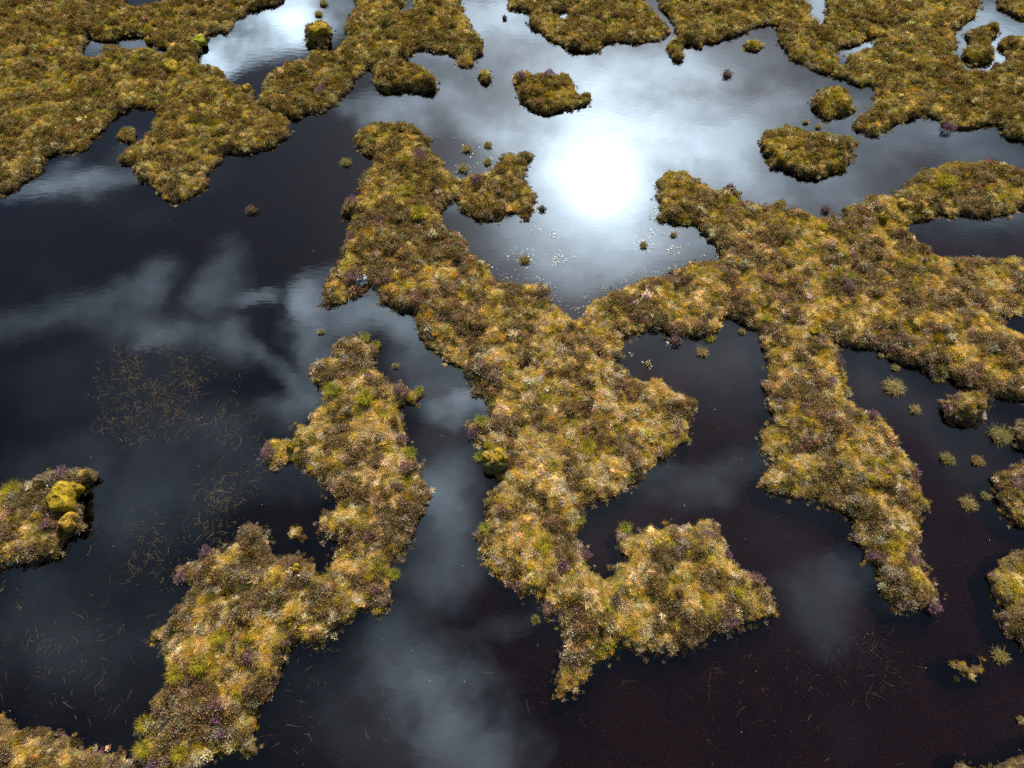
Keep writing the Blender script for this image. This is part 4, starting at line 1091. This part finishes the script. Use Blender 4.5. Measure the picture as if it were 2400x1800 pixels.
# peat block capped with moss at the channel edge
bx, by = (-0.51, 8.6)
root = empty('peat_block', (bx, by, 0), 'upright olive peat block with a yellow moss cap beside the middle channel', 'peat block')
V, Fq = [], []
prof = [(-0.25, 1.0), (0.12, 1.02), (0.30, 0.98), (0.46, 0.92), (0.55, 0.72), (0.58, 0.0)]
sg = 24
for z, k in prof:
    for j in range(sg):
        a = 2 * math.pi * j / sg
        c_, s_ = math.cos(a), math.sin(a)
        q = (abs(c_) ** 4 + abs(s_) ** 4) ** -0.25
        w = 1 + 0.06 * math.sin(3 * a + z * 7) + rgs.normal(0, 0.02)
        V.append((0.40 * k * q * c_ * w, 0.34 * k * q * s_ * w, z + rgs.normal(0, 0.01)))
for i in range(len(prof) - 1):
    for j in range(sg):
        Fq.append((i * sg + j, i * sg + (j + 1) % sg, (i + 1) * sg + (j + 1) % sg, (i + 1) * sg + j))
obj('block', mesh_np('block', V, Fq, [M_block], True), root)
for j, (mx_, my_, mr_) in enumerate([(-0.22, 0.04, 0.17), (0.10, 0.10, 0.20), (-0.03, -0.10, 0.13), (0.24, -0.02, 0.12)]):
    obj('moss_cap', dome_mesh('moss_cap', mr_, 0.13, M_ymoss if j % 2 else M_omoss, 950 + j, 0.5, 8, 18, 0.05), root, (mx_, my_, 0.53))

# ---------------------------------------------------------------- floating and drowned sedge
def in_ring(px, py, ring):
    return sdf(px, py, [ring]) > 0
def ribbon_set(name, X, Y, rg, lmin, lmax, wid, m, zlo, zhi, bend=0.5, main=None):
    V, Fq, S = [], [], []
    for x, y in zip(X, Y):
        L = rg.uniform(lmin, lmax)
        a = rg.uniform(0, 6.283) if main is None else main + rg.normal(0, 0.7)
        w = wid * rg.uniform(0.6, 1.3)
        z = rg.uniform(zlo, zhi)
        dz = rg.uniform(-0.03, 0.02)
        i0 = len(V)
        for k in range(4):
            ww = w * (1.0, 1.0, 0.75, 0.1)[k] / 2
            V += [(x - math.sin(a) * ww, y + math.cos(a) * ww, z), (x + math.sin(a) * ww, y - math.cos(a) * ww, z)]
            x += math.cos(a) * L / 3
            y += math.sin(a) * L / 3
            z += dz / 3
            a += rg.normal(0, bend)
        s = rg.uniform(0.4, 1.5)
        for k in range(3):
            Fq.append((i0 + 2 * k, i0 + 2 * k + 1, i0 + 2 * k + 3, i0 + 2 * k + 2))
            S.append(s)
    return mesh_np(name, V, Fq, [m], False, S)
SEDGE = {
  'left':
    [(-14.36, 13.11), (-12.96, 13.11), (-11.56, 12.86), (-10.12, 12.35), (-9.18, 11.86), (-9.01, 11.03), (-8.46, 10.56), (-8.03, 10.11), (-7.79,
    9.33), (-8.12, 8.48), (-7.82, 7.91), (-8.26, 7.26), (-8.49, 6.97), (-9.58, 7.26), (-9.9, 8.01), (-9.64, 8.79), (-10.02, 9.61), (-11.44, 9.33),
    (-13.05, 9.77), (-13.73, 11.03), (-14.3, 12.23)],
  'leftlow':
    [(-12.72, 6.49), (-12.13, 6.68), (-11.25, 6.83), (-9.92, 7.12), (-8.62, 7.17), (-8.17, 6.78), (-8.57, 6.07), (-9.04, 5.93), (-9.38, 5.61), (-9.8,
    5.29), (-9.84, 4.94), (-10.66, 4.68), (-11.36, 4.81), (-12.12, 5.43), (-12.58, 6.02)],
  'bottom':
    [(-5.99, 3.01), (-4.79, 3.58), (-4.32, 3.66), (-3.0, 3.33), (-2.28, 2.62), (-2.81, 1.86), (-3.59, 0.77), (-4.43, 1.13), (-4.96, 1.67), (-5.73,
    0.22), (-6.48, 1.13), (-6.29, 2.12)],
  'right':
    [(1.6, 1.67), (2.48, 2.58), (3.76, 2.9), (4.64, 2.82), (5.32, 3.17), (6.54, 3.58), (7.53, 3.83), (8.71, 4.08), (10.39, 4.68), (10.81, 3.83),
    (11.97, 3.42), (12.42, 2.24), (11.73, 0.77), (9.39, 0.22), (5.88, 0.22), (3.49, 0.22), (1.56, 0.77), (0.58, 1.49), (-0.87, 3.01), (-0.03, 3.62),
    (1.04, 3.42), (1.23, 2.82), (1.04, 2.05)],
  'midright':
    [(6.18, 12.54), (8.25, 12.6), (8.34, 11.03), (8.25, 9.99), (7.75, 9.44), (7.64, 7.76), (6.77, 8.27), (5.72, 9.06), (6.2, 10.45), (5.89, 11.14)],
  'farleft':
    [(-14.76, 5.03), (-12.89, 4.76), (-10.59, 4.42), (-10.0, 3.83), (-10.19, 3.42), (-10.1, 2.62), (-9.73, 2.05), (-9.87, 1.49), (-10.41, 0.84),
    (-11.46, 1.02), (-12.99, 1.38), (-13.45, 1.53)]}
M_sred = foliage('russet_sedge_blade', (0.09, 0.045, 0.026), alt=(0.075, 0.055, 0.02), trans=0.3)
def SHORE_ALL(X, Y):
    z = np.full(X.shape, -9.0)
    for bx0, by0, step, Z in HEIGHT.values():
        i, j = np.round((X - bx0) / step).astype(int), np.round((Y - by0) / step).astype(int)
        ok = (i >= 0) & (i < Z.shape[0]) & (j >= 0) & (j < Z.shape[1])
        z[ok] = np.maximum(z[ok], Z[i[ok], j[ok]])
    return z
sspec = dict(left=(700, M_sedge, -0.03, 0.012, 'olive and russet sedge blades floating in the dark left pool'),
             leftlow=(600, M_sedge, -0.03, 0.012, 'floating sedge between the left edge island and the lower left island'),
             bottom=(90, M_sedge, -0.04, 0.008, 'thin scattered sedge in the channel at the bottom centre'),
             right=(230, M_sred, -0.06, 0.004, 'russet drowned sedge in the wide dark pool at lower right'),
             midright=(25, M_sred, -0.03, 0.01, 'sparse drowned sedge in the pool between the middle arms'),
             farleft=(110, M_sedge, -0.03, 0.01, 'faint drowned sedge in the blue-black pool at lower left'))
sr = np.random.default_rng(41)
for key, ring in SEDGE.items():
    dens, m, zlo, zhi, lab = sspec[key]
    P = np.asarray(ring)
    lo, hi = P.min(0), P.max(0)
    n = int(dens * (hi[0] - lo[0]) * (hi[1] - lo[1]))
    X, Y = sr.uniform(lo[0], hi[0], n), sr.uniform(lo[1], hi[1], n)
    d = sdf(X, Y, [ring])
    cl = fbm(X, Y, 1.1, 81, 3)
    k = (d + (fbm(X, Y, 1.5, 83, 2) - 0.5) * 2.0 > sr.uniform(-0.6, 1.6, n)) & (cl > sr.uniform(0.30, 0.72, n)) & (SHORE_ALL(X, Y) < -0.1)
    me = ribbon_set('sedge', X[k], Y[k], sr, 0.12, 0.45, 0.0045, m, zlo, zhi, 0.3)
    tag(obj('floating_sedge', me), lab, 'sedge', kind='stuff')

# ---------------------------------------------------------------- glittering floating leaves
def leaf_mesh(name, pts, rg, size=0.02):
    V, Fq = [], []
    for x, y in pts:
        a, s = rg.uniform(0, 6.283), size * rg.uniform(0.6, 1.5)
        nx_, ny_ = rg.normal(0, 0.12, 2)
        z = rg.uniform(0.004, 0.03)
        i0 = len(V)
        for k in range(6):
            b_ = math.pi * k / 3
            lx, ly = s * math.cos(b_), 0.6 * s * math.sin(b_)
            ux, uy = lx * math.cos(a) - ly * math.sin(a), lx * math.sin(a) + ly * math.cos(a)
            V.append((x + ux, y + uy, z + nx_ * ux + ny_ * uy))
        Fq.append(tuple(range(i0, i0 + 6)))
    return mesh_np(name, V, Fq, [M_leaf])
for x, y, r, n, lab in [
    (5.08, 17.72, 0.44, 90, 'floating leaves around the green domed tussock below the sun glare'),
    (6.24, 18.27, 0.3, 50, 'floating leaves around the green domed tussock right of the glare bottom'),
    (5.41, 18.35, 0.22, 50, 'small glittering leaf patch between the two green domed tussocks'),
    (6.14, 17.41, 0.31, 90, 'round glittering leaf patch at the right end of the glare pool'),
    (1.64, 18.15, 0.21, 50, 'small glittering leaf patch under the left side of the sun glare'),
    (0.98, 18.47, 0.2, 30, 'sparse leaf patch nearest the lobe left of the glare'),
    (0.49, 17.0, 0.5, 130, 'glittering leaves round the rust-brown tuft'),
    (1.86, 16.96, 0.47, 150, 'widest glittering leaf patch, right of the rust-brown tuft'),
    (4.67, 12.34, 0.16, 30, 'pale leaf patch at the left end of the pool between the middle arms'),
    (5.53, 13.17, 0.18, 30, 'pale leaf patch under the bank at the top of the pool between the middle arms'),
    (4.15, 12.75, 0.1, 14, 'tiny pale leaf patch by the left bank of the pool between the middle arms'),
    (-1.02, 23.25, 0.34, 50, 'floating leaves around the right tussock of the upper pair'),
    (-1.03, 22.22, 0.33, 50, 'floating leaves around the right tussock of the lower pair'),
    (-1.9, 22.96, 0.36, 40, 'floating leaves around the left tussock of the upper pair'),
    (-1.98, 21.77, 0.35, 40, 'floating leaves around the left tussock of the lower pair')]:
    n = int(n * 0.5)
    q = sr.normal(0, 0.55, (n, 2)) * r
    nrm = np.maximum(np.linalg.norm(q, axis=1, keepdims=True), 1e-3)
    q = q / nrm * np.clip(nrm, 0.35 * r, 1.3 * r)
    tag(obj('floating_leaves', leaf_mesh('floating_leaves', q, sr), None, (x, y, 0)), lab, 'floating leaves', kind='stuff')
for line, lab in zip([[(-1.02, 16.78), (-0.76, 16.37), (-0.26, 15.93), (0.19, 15.84), (1.0, 15.98), (1.36, 15.68), (1.51, 15.19), (1.76, 14.87), (2.08, 14.53), (2.29, 14.36), (2.53, 14.73), (2.89, 15.12), (3.36, 15.42), (3.77, 15.6), (4.42, 15.9), (4.74, 16.22), (5.38, 16.27), (5.83, 16.2), (6.29, 16.7)], [(5.86, 19.69), (5.54, 19.24), (5.96, 18.99), (6.38, 18.91), (6.69, 18.87), (7.15, 18.71), (7.4, 18.31), (7.77, 17.98), (7.89, 17.61), (7.88, 17.22), (7.67, 16.94), (7.16, 17.0)]], ('glittering leaf litter along the notched shore below the sun glare', 'glittering leaf litter along the shore right of the sun glare')):
    pts = []
    for (ax, ay), (cx, cy) in zip(line[:-1], line[1:]):
        L_ = math.hypot(cx - ax, cy - ay)
        for _ in range(int(15 * L_)):
            t_ = sr.uniform()
            pts.append((ax + (cx - ax) * t_ + sr.normal(0, 0.10), ay + (cy - ay) * t_ + 0.05 + abs(sr.normal(0, 0.14))))
    tag(obj('floating_leaves', leaf_mesh('floating_leaves', pts, sr, 0.018)), lab, 'floating leaves', kind='stuff')
# flecks of seed and foam adrift on the pools
V, Fq = [], []
for _ in range(140):
    y = sr.uniform(1, 34)
    x = sr.uniform(-1, 1) * (13 + 0.38 * y)
    s = sr.uniform(0.004, 0.009)
    i0 = len(V)
    for k in range(5):
        V.append((x + s * math.cos(k * 1.257), y + s * math.sin(k * 1.257), 0.006))
    Fq.append(tuple(range(i0, i0 + 5)))
tag(obj('drifting_flecks', mesh_np('drifting_flecks', V, Fq, [M_fleck])), 'tiny pale flecks adrift on the dark pools', 'flecks', kind='stuff')
